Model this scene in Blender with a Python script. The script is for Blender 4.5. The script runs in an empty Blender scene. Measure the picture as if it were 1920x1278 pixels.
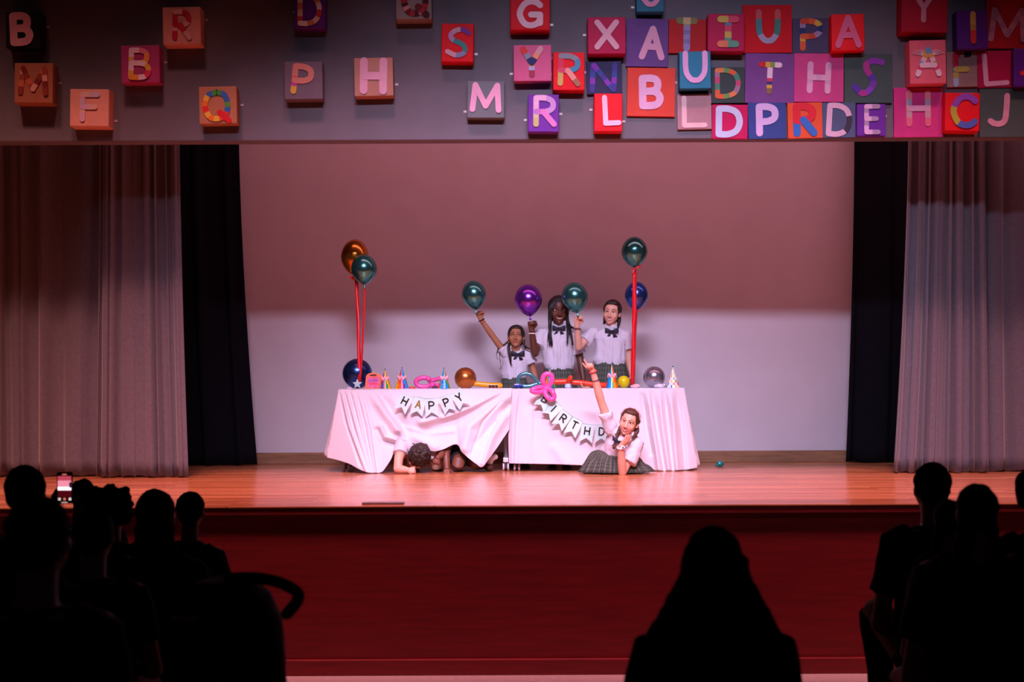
import bpy, bmesh, math, random
from mathutils import Vector, Matrix, noise
from mathutils.bvhtree import BVHTree

random.seed(7)
scene = bpy.context.scene
COL = scene.collection

# ---------------------------------------------------------------- camera
F = 2780.0                      # focal length in pixels of the 1920 wide frame
HOR = 723.0                     # row of the horizon
CAMZ = 1.805
ROLL = -0.0045
cam_d = bpy.data.cameras.new('camera')
cam = bpy.data.objects.new('camera', cam_d)
COL.objects.link(cam)
cam_d.sensor_width = 36.0
cam_d.lens = F / 1920.0 * 36.0
cam_d.shift_y = (HOR - 639.0) / 1920.0
cam_d.clip_end = 200
cam.matrix_world = Matrix.Translation((0, 0, CAMZ)) @ Matrix.Rotation(math.pi / 2, 4, 'X') @ Matrix.Rotation(ROLL, 4, 'Z')
cam_d.dof.use_dof = True
cam_d.dof.focus_distance = 12.7
cam_d.dof.aperture_fstop = 2.8
scene.camera = cam

def P(px, py, d):
    """point of the place that stands at distance d where the picture shows pixel (px, py)"""
    u = (px - 960.0) / F
    v = (HOR - py) / F
    ca, sa = math.cos(ROLL), math.sin(ROLL)
    return Vector((d * (u * ca - v * sa), d, CAMZ + d * (u * sa + v * ca)))

# ---------------------------------------------------------------- world and lights
w = bpy.data.worlds.new('hall_dark')
scene.world = w
w.use_nodes = True
w.node_tree.nodes['Background'].inputs[0].default_value = (0.02, 0.012, 0.016, 1)
w.node_tree.nodes['Background'].inputs[1].default_value = 0.12

def spot(name, loc, target, power, color, angle, blend, radius):
    l = bpy.data.lights.new(name, 'SPOT')
    l.energy = power
    l.color = color
    l.spot_size = math.radians(angle)
    l.spot_blend = blend
    l.shadow_soft_size = radius
    o = bpy.data.objects.new(name, l)
    COL.objects.link(o)
    o.location = loc
    o.rotation_euler = (Vector(target) - Vector(loc)).to_track_quat('-Z', 'Y').to_euler()
    return o

def bar(name, loc, target, power, color, length, height, spread):
    l = bpy.data.lights.new(name, 'AREA')
    l.shape = 'RECTANGLE'; l.size = length; l.size_y = height
    l.energy = power; l.color = color; l.spread = math.radians(spread)
    o = bpy.data.objects.new(name, l); COL.objects.link(o)
    o.location = loc
    o.rotation_euler = (Vector(target) - Vector(loc)).to_track_quat('-Z', 'Y').to_euler()
    return o

# two lavender bars of lamps front of house: the proscenium beam cuts them off on the back wall
bar('front_bar', (0.7, 5.5, 6.33), (1.3, 13.4, 1.15), 37, (0.75, 0.68, 1.0), 3.0, 0.24, 46)
bar('front_bar', (-0.8, 5.5, 6.33), (-0.6, 13.2, 1.0), 18.5, (1.0, 0.70, 0.98), 2.8, 0.24, 35)
# pink wash from high above the front of the stage
WASH = [(1.0, 0.38, 0.32), (1.0, 0.37, 0.38), (1.0, 0.36, 0.48), (1.0, 0.36, 0.50), (1.0, 0.38, 0.46), (1.0, 0.40, 0.42)]
for i in range(6):
    x = -4.4 + i * 1.76
    spot('pink_wash', (x, 8.0, 8.2), (x * 0.95, 10.8, 1.06), 1700, WASH[i], 44, 1.0, 0.45)
# added fill light, unseen behind the beam, brightening the upper back wall
al = bpy.data.lights.new('upper_wall_fill', 'AREA')
al.shape = 'RECTANGLE'; al.size = 8.5; al.size_y = 0.25; al.energy = 46; al.color = (1.0, 0.36, 0.46)
ao = bpy.data.objects.new('upper_wall_fill', al); COL.objects.link(ao)
ao.location = (2.2, 12.0, 5.3); ao.rotation_euler = (math.radians(58), 0, 0)

vs = scene.view_settings
vs.view_transform = 'Standard'
vs.look = 'None'
vs.gamma = 1.0
vs.exposure = 0.45
vs.use_curve_mapping = False

# ---------------------------------------------------------------- materials
def lin(h):
    h = h.lstrip('#')
    out = []
    for i in (0, 2, 4):
        c = int(h[i:i + 2], 16) / 255.0
        out.append(c / 12.92 if c <= 0.04045 else ((c + 0.055) / 1.055) ** 2.4)
    return (out[0], out[1], out[2], 1.0)

MATS = {}
def M(name, hexc, rough=0.6, metal=0.0, var=0.12, scale=18.0, bump=0.0, bscale=60.0, sheen=0.0, coat=0.0, stretch=(1, 1, 1), emit=0.0, sub=0.0, spec=0.5, trans=0.0):
    if name in MATS:
        return MATS[name]
    m = bpy.data.materials.new(name)
    m.use_nodes = True
    nt = m.node_tree
    b = nt.nodes['Principled BSDF']
    c = lin(hexc) if isinstance(hexc, str) else hexc
    b.inputs['Roughness'].default_value = rough
    b.inputs['Metallic'].default_value = metal
    b.inputs['Sheen Weight'].default_value = sheen
    b.inputs['Coat Weight'].default_value = coat
    b.inputs['Specular IOR Level'].default_value = spec
    b.inputs['Subsurface Weight'].default_value = sub
    b.inputs['Transmission Weight'].default_value = trans
    if sub:
        b.inputs['Subsurface Radius'].default_value = (0.02, 0.008, 0.004)
        b.inputs['Subsurface Scale'].default_value = 0.3
    tc = nt.nodes.new('ShaderNodeTexCoord')
    mp = nt.nodes.new('ShaderNodeMapping')
    mp.inputs['Scale'].default_value = stretch
    nt.links.new(tc.outputs['Object'], mp.inputs['Vector'])
    if var > 0:
        n = nt.nodes.new('ShaderNodeTexNoise')
        n.inputs['Scale'].default_value = scale
        n.inputs['Detail'].default_value = 4
        nt.links.new(mp.outputs[0], n.inputs['Vector'])
        r = nt.nodes.new('ShaderNodeValToRGB')
        r.color_ramp.elements[0].position = 0.3
        r.color_ramp.elements[1].position = 0.7
        r.color_ramp.elements[0].color = tuple(max(0, x * (1 - var)) for x in c[:3]) + (1,)
        r.color_ramp.elements[1].color = tuple(min(1, x * (1 + var)) for x in c[:3]) + (1,)
        nt.links.new(n.outputs['Fac'], r.inputs[0])
        nt.links.new(r.outputs[0], b.inputs['Base Color'])
    else:
        b.inputs['Base Color'].default_value = c
    if bump > 0:
        n2 = nt.nodes.new('ShaderNodeTexNoise')
        n2.inputs['Scale'].default_value = bscale
        n2.inputs['Detail'].default_value = 3
        nt.links.new(mp.outputs[0], n2.inputs['Vector'])
        bp = nt.nodes.new('ShaderNodeBump')
        bp.inputs['Strength'].default_value = bump
        bp.inputs['Distance'].default_value = 0.01
        nt.links.new(n2.outputs['Fac'], bp.inputs['Height'])
        nt.links.new(bp.outputs[0], b.inputs['Normal'])
    if emit > 0:
        b.inputs['Emission Color'].default_value = c
        b.inputs['Emission Strength'].default_value = emit
    MATS[name] = m
    return m

def paint(hexc, rough=0.55):
    return M('paint_' + hexc.strip('#'), hexc, rough, spec=0.2, var=0.06, scale=9, bump=0.04, bscale=30)

def plank_material():
    m = bpy.data.materials.new('stage_boards')
    m.use_nodes = True
    nt = m.node_tree
    b = nt.nodes['Principled BSDF']
    tc = nt.nodes.new('ShaderNodeTexCoord')
    br = nt.nodes.new('ShaderNodeTexBrick')
    br.inputs['Color1'].default_value = lin('#c8875c')
    br.inputs['Color2'].default_value = lin('#a4633c')
    br.inputs['Mortar'].default_value = lin('#50301c')
    br.inputs['Scale'].default_value = 1.0
    br.inputs['Mortar Size'].default_value = 0.0022
    br.inputs['Brick Width'].default_value = 1.3
    br.inputs['Row Height'].default_value = 0.09
    br.inputs['Bias'].default_value = 0.0
    br.offset = 0.37
    br.offset_frequency = 2
    nt.links.new(tc.outputs['Object'], br.inputs['Vector'])
    mp = nt.nodes.new('ShaderNodeMapping')
    mp.inputs['Scale'].default_value = (1.2, 26, 1)
    nt.links.new(tc.outputs['Object'], mp.inputs['Vector'])
    n = nt.nodes.new('ShaderNodeTexNoise')
    n.inputs['Scale'].default_value = 2.0
    n.inputs['Detail'].default_value = 6
    nt.links.new(mp.outputs[0], n.inputs['Vector'])
    mx = nt.nodes.new('ShaderNodeMix')
    mx.data_type = 'RGBA'
    mx.blend_type = 'OVERLAY'
    mx.inputs['Factor'].default_value = 0.55
    nt.links.new(br.outputs['Color'], mx.inputs[6])
    nt.links.new(n.outputs['Fac'], mx.inputs[7])
    nt.links.new(mx.outputs[2], b.inputs['Base Color'])
    mr = nt.nodes.new('ShaderNodeMapRange')
    mr.inputs[3].default_value = 0.12
    mr.inputs[4].default_value = 0.3
    nt.links.new(n.outputs['Fac'], mr.inputs[0])
    nt.links.new(mr.outputs[0], b.inputs['Roughness'])
    bp = nt.nodes.new('ShaderNodeBump')
    bp.inputs['Strength'].default_value = 0.08
    bp.inputs['Distance'].default_value = 0.004
    nt.links.new(n.outputs['Fac'], bp.inputs['Height'])
    nt.links.new(bp.outputs[0], b.inputs['Normal'])
    return m

def plaid_material():
    m = bpy.data.materials.new('green_plaid')
    m.use_nodes = True
    nt = m.node_tree
    b = nt.nodes['Principled BSDF']
    b.inputs['Roughness'].default_value = 0.85
    uv = nt.nodes.new('ShaderNodeTexCoord')
    sx = nt.nodes.new('ShaderNodeSeparateXYZ')
    nt.links.new(uv.outputs['UV'], sx.inputs[0])
    def lines(out, freq, width):
        a = nt.nodes.new('ShaderNodeMath'); a.operation = 'MULTIPLY'; a.inputs[1].default_value = freq
        nt.links.new(out, a.inputs[0])
        f = nt.nodes.new('ShaderNodeMath'); f.operation = 'FRACT'
        nt.links.new(a.outputs[0], f.inputs[0])
        l = nt.nodes.new('ShaderNodeMath'); l.operation = 'LESS_THAN'; l.inputs[1].default_value = width
        nt.links.new(f.outputs[0], l.inputs[0])
        return l.outputs[0]
    a1 = lines(sx.outputs[0], 40, 0.3)
    a2 = lines(sx.outputs[1], 9, 0.3)
    a3 = lines(sx.outputs[0], 40, 0.08)
    ad = nt.nodes.new('ShaderNodeMath'); ad.operation = 'ADD'
    nt.links.new(a1, ad.inputs[0]); nt.links.new(a2, ad.inputs[1])
    dv = nt.nodes.new('ShaderNodeMath'); dv.operation = 'MULTIPLY'; dv.inputs[1].default_value = 0.5
    nt.links.new(ad.outputs[0], dv.inputs[0])
    r = nt.nodes.new('ShaderNodeValToRGB')
    r.color_ramp.elements[0].color = lin('#333a33')
    r.color_ramp.elements[1].color = lin('#535e50')
    nt.links.new(dv.outputs[0], r.inputs[0])
    mx = nt.nodes.new('ShaderNodeMix'); mx.data_type = 'RGBA'
    nt.links.new(a3, mx.inputs[0])
    nt.links.new(r.outputs[0], mx.inputs[6])
    mx.inputs[7].default_value = lin('#6e7062')
    nt.links.new(mx.outputs[2], b.inputs['Base Color'])
    return m

# ---------------------------------------------------------------- mesh helpers
class MB:
    """collects geometry of one mesh"""
    def __init__(self):
        self.v = []; self.f = []; self.mi = []; self.uv = {}
    def add(self, verts, faces, mi=0):
        o = len(self.v)
        self.v.extend([tuple(p) for p in verts])
        for fc in faces:
            self.f.append([o + i for i in fc]); self.mi.append(mi)
    def box(self, lo, hi, mi=0, mat=None):
        x0, y0, z0 = lo; x1, y1, z1 = hi
        vs_ = [Vector(p) for p in ((x0,y0,z0),(x1,y0,z0),(x1,y1,z0),(x0,y1,z0),(x0,y0,z1),(x1,y0,z1),(x1,y1,z1),(x0,y1,z1))]
        if mat is not None:
            vs_ = [mat @ p for p in vs_]
        self.add(vs_, [(0,3,2,1),(4,5,6,7),(0,1,5,4),(1,2,6,5),(2,3,7,6),(3,0,4,7)], mi)
    def tube(self, pts, rad, n=12, mi=0, side=None, flat=1.0, cap='round'):
        """tube through pts; rad one number or one per point; flat scales the radius across `side`"""
        pts = [Vector(p) for p in pts]
        if not isinstance(rad, (list, tuple)):
            rad = [rad] * len(pts)
        rings = []
        m = len(pts)
        s = None
        frames = []
        for i in range(m):
            t = (pts[min(i + 1, m - 1)] - pts[max(i - 1, 0)])
            if t.length < 1e-9: t = Vector((0, 0, 1))
            t.normalize()
            ref = Vector(side) if (side is not None and s is None) else s
            if ref is None:
                ref = Vector((1, 0, 0)) if abs(t.x) < 0.8 else Vector((0, 0, 1))
            s = ref - t * ref.dot(t)
            if s.length < 1e-6:
                s = t.orthogonal()
            s.normalize()
            b = t.cross(s)
            frames.append((pts[i], t, s, b, rad[i]))
        seq = []
        if cap == 'round':
            p, t, s, b, r = frames[0]
            for a in (80, 55, 28):
                a = math.radians(a)
                seq.append((p - t * r * math.sin(a) , s, b, r * math.cos(a)))
        for p, t, s, b, r in frames:
            seq.append((p, s, b, r))
        if cap == 'round':
            p, t, s, b, r = frames[-1]
            for a in (28, 55, 80):
                a = math.radians(a)
                seq.append((p + t * r * math.sin(a), s, b, r * math.cos(a)))
        vv = []
        for p, s, b, r in seq:
            for k in range(n):
                a = 2 * math.pi * k / n
                vv.append(p + s * (r * math.cos(a)) + b * (r * flat * math.sin(a)))
        ff = []
        for i in range(len(seq) - 1):
            for k in range(n):
                k2 = (k + 1) % n
                ff.append((i * n + k, i * n + k2, (i + 1) * n + k2, (i + 1) * n + k))
        ff.append(tuple(range(n))[::-1])
        ff.append(tuple((len(seq) - 1) * n + k for k in range(n)))
        self.add(vv, ff, mi)
    def loft(self, rings, n=24, mi=0, caps=True):
        """rings: (centre, vector to the side, vector to the back)"""
        vv = []
        for c, a, b in rings:
            c, a, b = Vector(c), Vector(a), Vector(b)
            for k in range(n):
                t = 2 * math.pi * k / n
                vv.append(c + a * math.cos(t) + b * math.sin(t))
        ff = []
        for i in range(len(rings) - 1):
            for k in range(n):
                k2 = (k + 1) % n
                ff.append((i * n + k, i * n + k2, (i + 1) * n + k2, (i + 1) * n + k))
        if caps:
            ff.append(tuple(range(n))[::-1])
            ff.append(tuple((len(rings) - 1) * n + k for k in range(n)))
        self.add(vv, ff, mi)
    def ell(self, c, r, mat=None, n=20, m=14, mi=0):
        c = Vector(c)
        if not isinstance(r, (list, tuple)): r = (r, r, r)
        vv = [c + Vector((0, 0, r[2]))]
        for i in range(1, m):
            a = math.pi * i / m
            for k in range(n):
                t = 2 * math.pi * k / n
                vv.append(c + Vector((r[0] * math.sin(a) * math.cos(t), r[1] * math.sin(a) * math.sin(t), r[2] * math.cos(a))))
        vv.append(c - Vector((0, 0, r[2])))
        if mat is not None:
            vv = [mat @ p for p in vv]
        ff = []
        for k in range(n):
            ff.append((0, 1 + k, 1 + (k + 1) % n))
        for i in range(m - 2):
            for k in range(n):
                a = 1 + i * n + k; b = 1 + i * n + (k + 1) % n
                ff.append((a, a + n, b + n, b))
        last = len(vv) - 1
        for k in range(n):
            ff.append((last, 1 + (m - 2) * n + (k + 1) % n, 1 + (m - 2) * n + k))
        self.add(vv, ff, mi)
    def grid(self, fn, nu, nv, mi=0, close_u=False, uvs=None):
        vv = [fn(i / nu, j / nv) for j in range(nv + 1) for i in range(nu + 1)]
        ff = []
        for j in range(nv):
            for i in range(nu):
                a = j * (nu + 1) + i
                ff.append((a, a + 1, a + nu + 2, a + nu + 1))
        if uvs:
            o = len(self.v)
            for j in range(nv + 1):
                for i in range(nu + 1):
                    self.uv[o + j * (nu + 1) + i] = (i / nu, j / nv)
        self.add(vv, ff, mi)
    def transform(self, mat):
        self.v = [tuple(mat @ Vector(p)) for p in self.v]
    def mesh(self, name):
        me = bpy.data.meshes.new(name)
        me.from_pydata(self.v, [], self.f)
        me.polygons.foreach_set('material_index', self.mi)
        if self.uv:
            l = me.uv_layers.new(name='UVMap')
            for lp in me.loops:
                l.data[lp.index].uv = self.uv.get(lp.vertex_index, (0, 0))
        me.update()
        return me

def fix_normals(me):
    bm = bmesh.new(); bm.from_mesh(me)
    bmesh.ops.recalc_face_normals(bm, faces=bm.faces)
    bm.to_mesh(me); bm.free()

def link(name, me, mats, parent=None, smooth=True, origin=None):
    if not isinstance(mats, (list, tuple)): mats = [mats]
    for m in mats: me.materials.append(m)
    if smooth:
        me.polygons.foreach_set('use_smooth', [True] * len(me.polygons))
    o = bpy.data.objects.new(name, me)
    COL.objects.link(o)
    if origin is not None:
        origin = Vector(origin)
        me.transform(Matrix.Translation(-origin))
        o.location = origin
    if parent is not None:
        o.parent = parent
        o.matrix_parent_inverse = Matrix.Identity(4)
        pl = world_loc(parent)
        o.location = Vector(o.location) - pl
    return o

def world_loc(o):
    l = Vector(o.location)
    while o.parent:
        o = o.parent
        l += Vector(o.location)
    return l

def obj(name, mb, mats, parent=None, smooth=True, origin=None, bevel=0.0, normals=True, solid=0.0):
    me = mb.mesh(name)
    if normals: fix_normals(me)
    o = link(name, me, mats, parent, smooth, origin)
    if solid:
        s = o.modifiers.new('thickness', 'SOLIDIFY'); s.thickness = solid; s.offset = 0
    if bevel:
        b = o.modifiers.new('bevel', 'BEVEL'); b.width = bevel; b.segments = 2; b.limit_method = 'ANGLE'
        b.harden_normals = False
    return o

def empty(name, loc):
    o = bpy.data.objects.new(name, None)
    COL.objects.link(o)
    o.location = loc
    o.empty_display_size = 0.1
    return o

def tag(o, label=None, cat=None, group=None, kind=None):
    if label: o['label'] = label
    if cat: o['category'] = cat
    if group: o['group'] = group
    if kind: o['kind'] = kind
    return o

def remesh(mb, voxel, smooth=3, wrinkle=0.0, wscale=8.0, wstretch=(1, 1, 1), seed=0):
    """one continuous skin over everything in mb"""
    me = mb.mesh('tmp')
    fix_normals(me)
    o = bpy.data.objects.new('tmp', me)
    COL.objects.link(o)
    r = o.modifiers.new('r', 'REMESH'); r.mode = 'VOXEL'; r.voxel_size = voxel
    if smooth:
        s = o.modifiers.new('s', 'SMOOTH'); s.factor = 0.5; s.iterations = smooth
    dg = bpy.context.evaluated_depsgraph_get()
    out = bpy.data.meshes.new_from_object(o.evaluated_get(dg))
    bpy.data.objects.remove(o); bpy.data.meshes.remove(me)
    out.materials.clear()
    if wrinkle:
        bm = bmesh.new(); bm.from_mesh(out); bm.normal_update()
        off = Vector((seed * 3.1, seed * 1.7, seed * 2.3))
        sv = Vector(wstretch) * wscale
        for v in bm.verts:
            q = Vector((v.co.x * sv.x, v.co.y * sv.y, v.co.z * sv.z)) + off
            k = noise.noise(q) + 0.5 * noise.noise(q * 2.1)
            v.co += v.normal * (wrinkle * k)
        bm.to_mesh(out); bm.free()
    return out

def merge_into(me, mb):
    """append the faces of mb (with their own material slots) to me"""
    bm = bmesh.new(); bm.from_mesh(me)
    add = mb.mesh('tmp2'); fix_normals(add)
    bm.from_mesh(add)
    bm.to_mesh(me); bm.free()
    bpy.data.meshes.remove(add)

def lerp(a, b, t): return a + (b - a) * t
def sstep(a, b, x):
    t = max(0.0, min(1.0, (x - a) / (b - a))); return t * t * (3 - 2 * t)
def poly(pts, t):
    """piecewise-linear lookup: pts = [(t, values...)]"""
    if t <= pts[0][0]: return pts[0][1:]
    for i in range(len(pts) - 1):
        a, b = pts[i], pts[i + 1]
        if t <= b[0]:
            k = (t - a[0]) / (b[0] - a[0])
            return tuple(lerp(a[j], b[j], k) for j in range(1, len(a)))
    return pts[-1][1:]
def smooth_poly(pts, t, wdt=0.02):
    acc = None
    for k in (-1, -0.5, 0, 0.5, 1):
        q = poly(pts, min(max(t + k * wdt, pts[0][0]), pts[-1][0]))
        acc = q if acc is None else tuple(x + y for x, y in zip(acc, q))
    return tuple(x / 5 for x in acc)
def seg_dist(p, a, b):
    ax, ay = a; bx, by = b
    dx, dy = bx - ax, by - ay
    t = ((p[0] - ax) * dx + (p[1] - ay) * dy) / (dx * dx + dy * dy)
    t = max(0, min(1, t))
    return math.hypot(p[0] - ax - dx * t, p[1] - ay - dy * t), t

def catmull(pts, per=6):
    if len(pts) < 3: return pts
    out = []
    ext = [pts[0]] + list(pts) + [pts[-1]]
    for i in range(1, len(ext) - 2):
        p0, p1, p2, p3 = ext[i - 1], ext[i], ext[i + 1], ext[i + 2]
        for k in range(per):
            t = k / per
            out.append(tuple(0.5 * (2 * b + (c - a) * t + (2 * a - 5 * b + 4 * c - d) * t * t + (3 * b - a - 3 * c + d) * t ** 3)
                             for a, b, c, d in zip(p0, p1, p2, p3)))
    out.append(tuple(pts[-1]))
    return out

# ================================================================ the place
STAGE = CAMZ - 0.745
D_EDGE, D_BACK, D_BEAM = 9.245, 14.28, 11.5
mat_boards = plank_material()
mat_wall = M('back_wall_paint', '#c9c4cc', 0.8, var=0.03, scale=3, bump=0.05, bscale=120)
mat_beam = M('beam_grey_paint', '#6a656c', 0.8, var=0.06, scale=4, bump=0.1, bscale=90)
mat_apron = M('apron_dark_red_wood', '#7c1418', 0.5, var=0.18, scale=5, stretch=(0.6, 1, 8), bump=0.05, bscale=20)
mat_base = M('baseboard_wood', '#8a6446', 0.5, var=0.3, scale=6, stretch=(0.6, 1, 6))
mat_hall = M('hall_floor_vinyl', '#b9a69c', 0.45, var=0.12, scale=30)

mb = MB(); mb.box((-9, -4, -0.1), (9, 9.5, 0.0)); tag(obj('floor', mb, mat_hall, smooth=False), kind='structure', label='pale hall floor in front of the stage')
mb = MB(); mb.box((-9, D_EDGE + 0.034, 0.0), (9, D_EDGE + 0.16, STAGE - 0.02)); tag(obj('wall_apron', mb, mat_apron, smooth=False), kind='structure', label='dark red front face of the stage')
mb = MB(); mb.box((-9, D_EDGE + 0.006, 0.0), (9, D_EDGE + 0.036, 0.10)); tag(obj('baseboard_apron', mb, mat_apron, smooth=False, bevel=0.006), kind='structure')
mb = MB(); mb.box((-9, D_EDGE, STAGE - 0.012), (9, D_BACK + 0.3, STAGE)); tag(obj('floor_stage', mb, mat_boards, smooth=False, bevel=0.004), kind='structure', label='polished wooden stage floor')
mb = MB(); mb.box((-9, D_EDGE + 0.006, STAGE - 0.055), (9, D_EDGE + 0.2, STAGE - 0.012)); tag(obj('trim_2', mb, mat_apron, smooth=False, bevel=0.004), kind='structure', label='dark red fascia strip under the stage edge')
mb = MB(); mb.box((-9, D_BACK, STAGE), (9, D_BACK + 0.2, 6.5)); tag(obj('wall_back', mb, mat_wall, smooth=False), kind='structure', label='pale wall at the back of the stage')
mb = MB(); mb.box((-9, D_BACK - 0.025, STAGE), (9, D_BACK, STAGE + 0.112)); tag(obj('baseboard_back', mb, mat_base, smooth=False, bevel=0.004), kind='structure')
BEAM_Z = P(960, 262, D_BEAM).z
mb = MB(); mb.box((-9, D_BEAM, BEAM_Z), (9, D_BEAM + 0.17, 6.8)); tag(obj('wall_proscenium', mb, mat_beam, smooth=False, bevel=0.01), kind='structure', label='grey beam above the stage opening')
mb = MB(); mb.box((-9, D_BEAM + 0.17, 6.3), (9, D_BACK + 0.2, 6.5)); tag(obj('ceiling', mb, mat_beam, smooth=False), kind='structure')

# small lid of a floor socket near the stage edge
mb = MB()
a = P(678, 943, 9.36); b = P(757, 943, 9.36)
mb.box((a.x, 9.36, STAGE), (b.x, 9.47, STAGE + 0.012))
tag(obj('trim_1', mb, M('socket_lid_steel', '#b9a9a9', 0.3, 0.9, var=0.05), smooth=False, bevel=0.004), kind='structure', label='thin metal socket lid in the stage boards')

# ---------------------------------------------------------------- curtains
mat_grey_curtain = M('grey_curtain_cloth', '#66626d', 0.85, var=0.1, scale=40, sheen=0.3, bump=0.06, bscale=200)
mat_black_curtain = M('black_curtain_cloth', '#101118', 0.95, var=0.1, scale=40, spec=0.1)

def curtain(label, top, bottom, d, zt, folds, amp, seed, mat, hem_px, nv=26, group=None):
    """top/bottom: x of both side edges in picture columns at distance d"""
    rnd = random.Random(seed)
    ph = [(rnd.uniform(0.75, 1.3), rnd.uniform(0, 6.28), rnd.uniform(0.5, 1.0)) for _ in range(5)]
    hem_z = STAGE + 0.012
    def fn(u, v):
        x0 = lerp(top[0], bottom[0], v ** 1.6); x1 = lerp(top[1], bottom[1], v ** 1.6)
        k = 0
        warp = 0.06 * math.sin(u * 9 + seed) + 0.04 * math.sin(u * 23 + 2 * seed) + 0.012 * math.sin(v * 3 + u * 11)
        uu = u + warp * 0.35
        for i, (fm, p, a) in enumerate(ph):
            k += a * math.sin(2 * math.pi * folds * fm * uu + p + 0.5 * v * math.sin(p * 3 + u * 5)) / (1.0 + 0.4 * i)
        k = math.tanh(k * 1.2)
        px = lerp(x0, x1, u)
        x = (px - 960) / F * d
        edge = min(1.0, 12 * min(u, 1 - u) + 0.25)
        z = lerp(zt, hem_z + 0.008 * math.sin(u * folds * 7), v)
        return Vector((x + 0.02 * math.cos(u * folds * 6), d + amp * k * edge * (0.55 + 0.45 * v), z))
    m = MB(); m.grid(fn, int(folds * 22), nv)
    o = obj('stage_curtain', m, mat, normals=False, solid=0.006, origin=((bottom[0] + bottom[1] - 1920) / 2 / F * d, d, STAGE))
    tag(o, label, 'curtain', group)
    return o
ZT = 4.3
curtain('grey pleated curtain panel at far left, its inner edge hanging behind the next panel', (-420, 192), (-420, 192), 12.42, ZT, 17, 0.055, 1, mat_grey_curtain, 895)
curtain('grey pleated curtain panel nearest the opening on the left', (186, 341), (176, 356), 12.27, ZT, 8, 0.045, 5, mat_grey_curtain, 895)
curtain('grey pleated curtain panel nearest the opening on the right', (1703, 1852), (1671, 1856), 12.40, ZT, 8, 0.05, 9, mat_grey_curtain, 886)
curtain('grey pleated curtain panel at far right, partly behind the next panel', (1838, 2420), (1838, 2420), 12.55, ZT, 16, 0.05, 13, mat_grey_curtain, 886)
curtain('black curtain at the left end of the pale back wall', (200, 449), (200, 481), 14.02, ZT, 5, 0.035, 21, mat_black_curtain, 870)
curtain('black curtain at the right end of the pale back wall', (1600, 1900), (1581, 1900), 14.02, ZT, 5, 0.035, 25, mat_black_curtain, 866)

# ---------------------------------------------------------------- letters of the boxes
LET = {
 'A': [('l', [(0, 0), (.5, 1)]), ('l', [(.5, 1), (1, 0)]), ('l', [(.2, .36), (.8, .36)])],
 'B': [('l', [(0, 0), (0, 1)]), ('c', [(0, 1), (.5, 1), (.8, .93), (.88, .77), (.8, .6), (.5, .53), (0, .53)]), ('c', [(.4, .53), (.8, .48), (1, .27), (.85, .06), (.5, 0), (0, 0)])],
 'C': [('c', [(1, .85), (.8, .97), (.5, 1), (.2, .88), (0, .6), (0, .38), (.2, .1), (.5, 0), (.8, .02), (1, .13)])],
 'D': [('l', [(0, 0), (0, 1)]), ('c', [(0, 1), (.45, 1), (.85, .85), (1, .5), (.85, .15), (.45, 0), (0, 0)])],
 'E': [('l', [(0, 0), (0, 1)]), ('l', [(0, 1), (1, 1)]), ('l', [(0, .52), (.85, .52)]), ('l', [(0, 0), (1, 0)])],
 'F': [('l', [(0, 0), (0, 1)]), ('l', [(0, 1), (1, 1)]), ('l', [(0, .5), (.85, .5)])],
 'G': [('c', [(1, .85), (.8, .97), (.5, 1), (.2, .88), (0, .6), (0, .38), (.2, .1), (.5, 0), (.85, .08), (1, .25)]), ('l', [(1, .1), (1, .45)]), ('l', [(.55, .45), (1, .45)])],
 'H': [('l', [(0, 0), (0, 1)]), ('l', [(1, 0), (1, 1)]), ('l', [(0, .5), (1, .5)])],
 'I': [('l', [(.5, 0), (.5, 1)])],
 'Is': [('l', [(.5, 0), (.5, 1)]), ('l', [(0, 0), (1, 0)]), ('l', [(0, 1), (1, 1)])],
 'J': [('c', [(.8, 1), (.78, .5), (.72, .15), (.5, .02), (.2, .02), (0, .1)])],
 'L': [('l', [(0, 1), (0, 0)]), ('l', [(0, 0), (1, 0)])],
 'M': [('l', [(0, 0), (.08, 1)]), ('l', [(.08, 1), (.5, .15)]), ('l', [(.5, .15), (.92, 1)]), ('l', [(.92, 1), (1, 0)])],
 'N': [('l', [(0, 0), (.05, 1)]), ('l', [(.1, 1), (.9, 0)]), ('l', [(.92, 0), (1, 1)])],
 'O': [('c', [(.5, 1), (.15, .85), (0, .5), (.15, .15), (.5, 0), (.85, .15), (1, .5), (.85, .85), (.5, 1)])],
 'P': [('l', [(0, 0), (0, 1)]), ('c', [(0, 1), (.5, 1), (.9, .9), (1, .72), (.9, .54), (.5, .44), (0, .44)])],
 'Q': [('c', [(.5, 1), (.15, .9), (0, .6), (.02, .35), (.2, .08), (.5, .02), (.8, .12), (.95, .4), (.92, .72), (.78, .93), (.5, 1)]), ('l', [(.62, .25), (1.0, -.05)])],
 'R': [('l', [(0, 0), (0, 1)]), ('c', [(0, 1), (.5, 1), (.85, .9), (.95, .73), (.85, .57), (.5, .48), (0, .48)]), ('l', [(.4, .48), (1, 0)])],
 'S': [('c', [(1, .88), (.75, 1), (.4, .98), (.15, .8), (.25, .6), (.6, .48), (.82, .3), (.75, .08), (.4, 0), (0, .14)])],
 'Sj': [('c', [(1, .95), (.7, 1), (.45, .9), (.45, .7), (.62, .5), (.68, .28), (.5, .06), (.25, 0), (0, .2)])],
 'T': [('l', [(.5, 0), (.5, 1)]), ('l', [(0, 1), (1, 1)])],
 'U': [('c', [(0, 1), (0, .55), (.06, .25), (.28, .04), (.5, 0), (.72, .04), (.94, .25), (1, .55), (1, 1)])],
 'X': [('l', [(0, 0), (1, 1)]), ('l', [(0, 1), (1, 0)])],
 'Y': [('l', [(.5, 0), (.5, .48)]), ('l', [(.5, .45), (0, 1)]), ('l', [(.5, .45), (1, 1)])],
}
WHITE = '#efe6ea'
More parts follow.
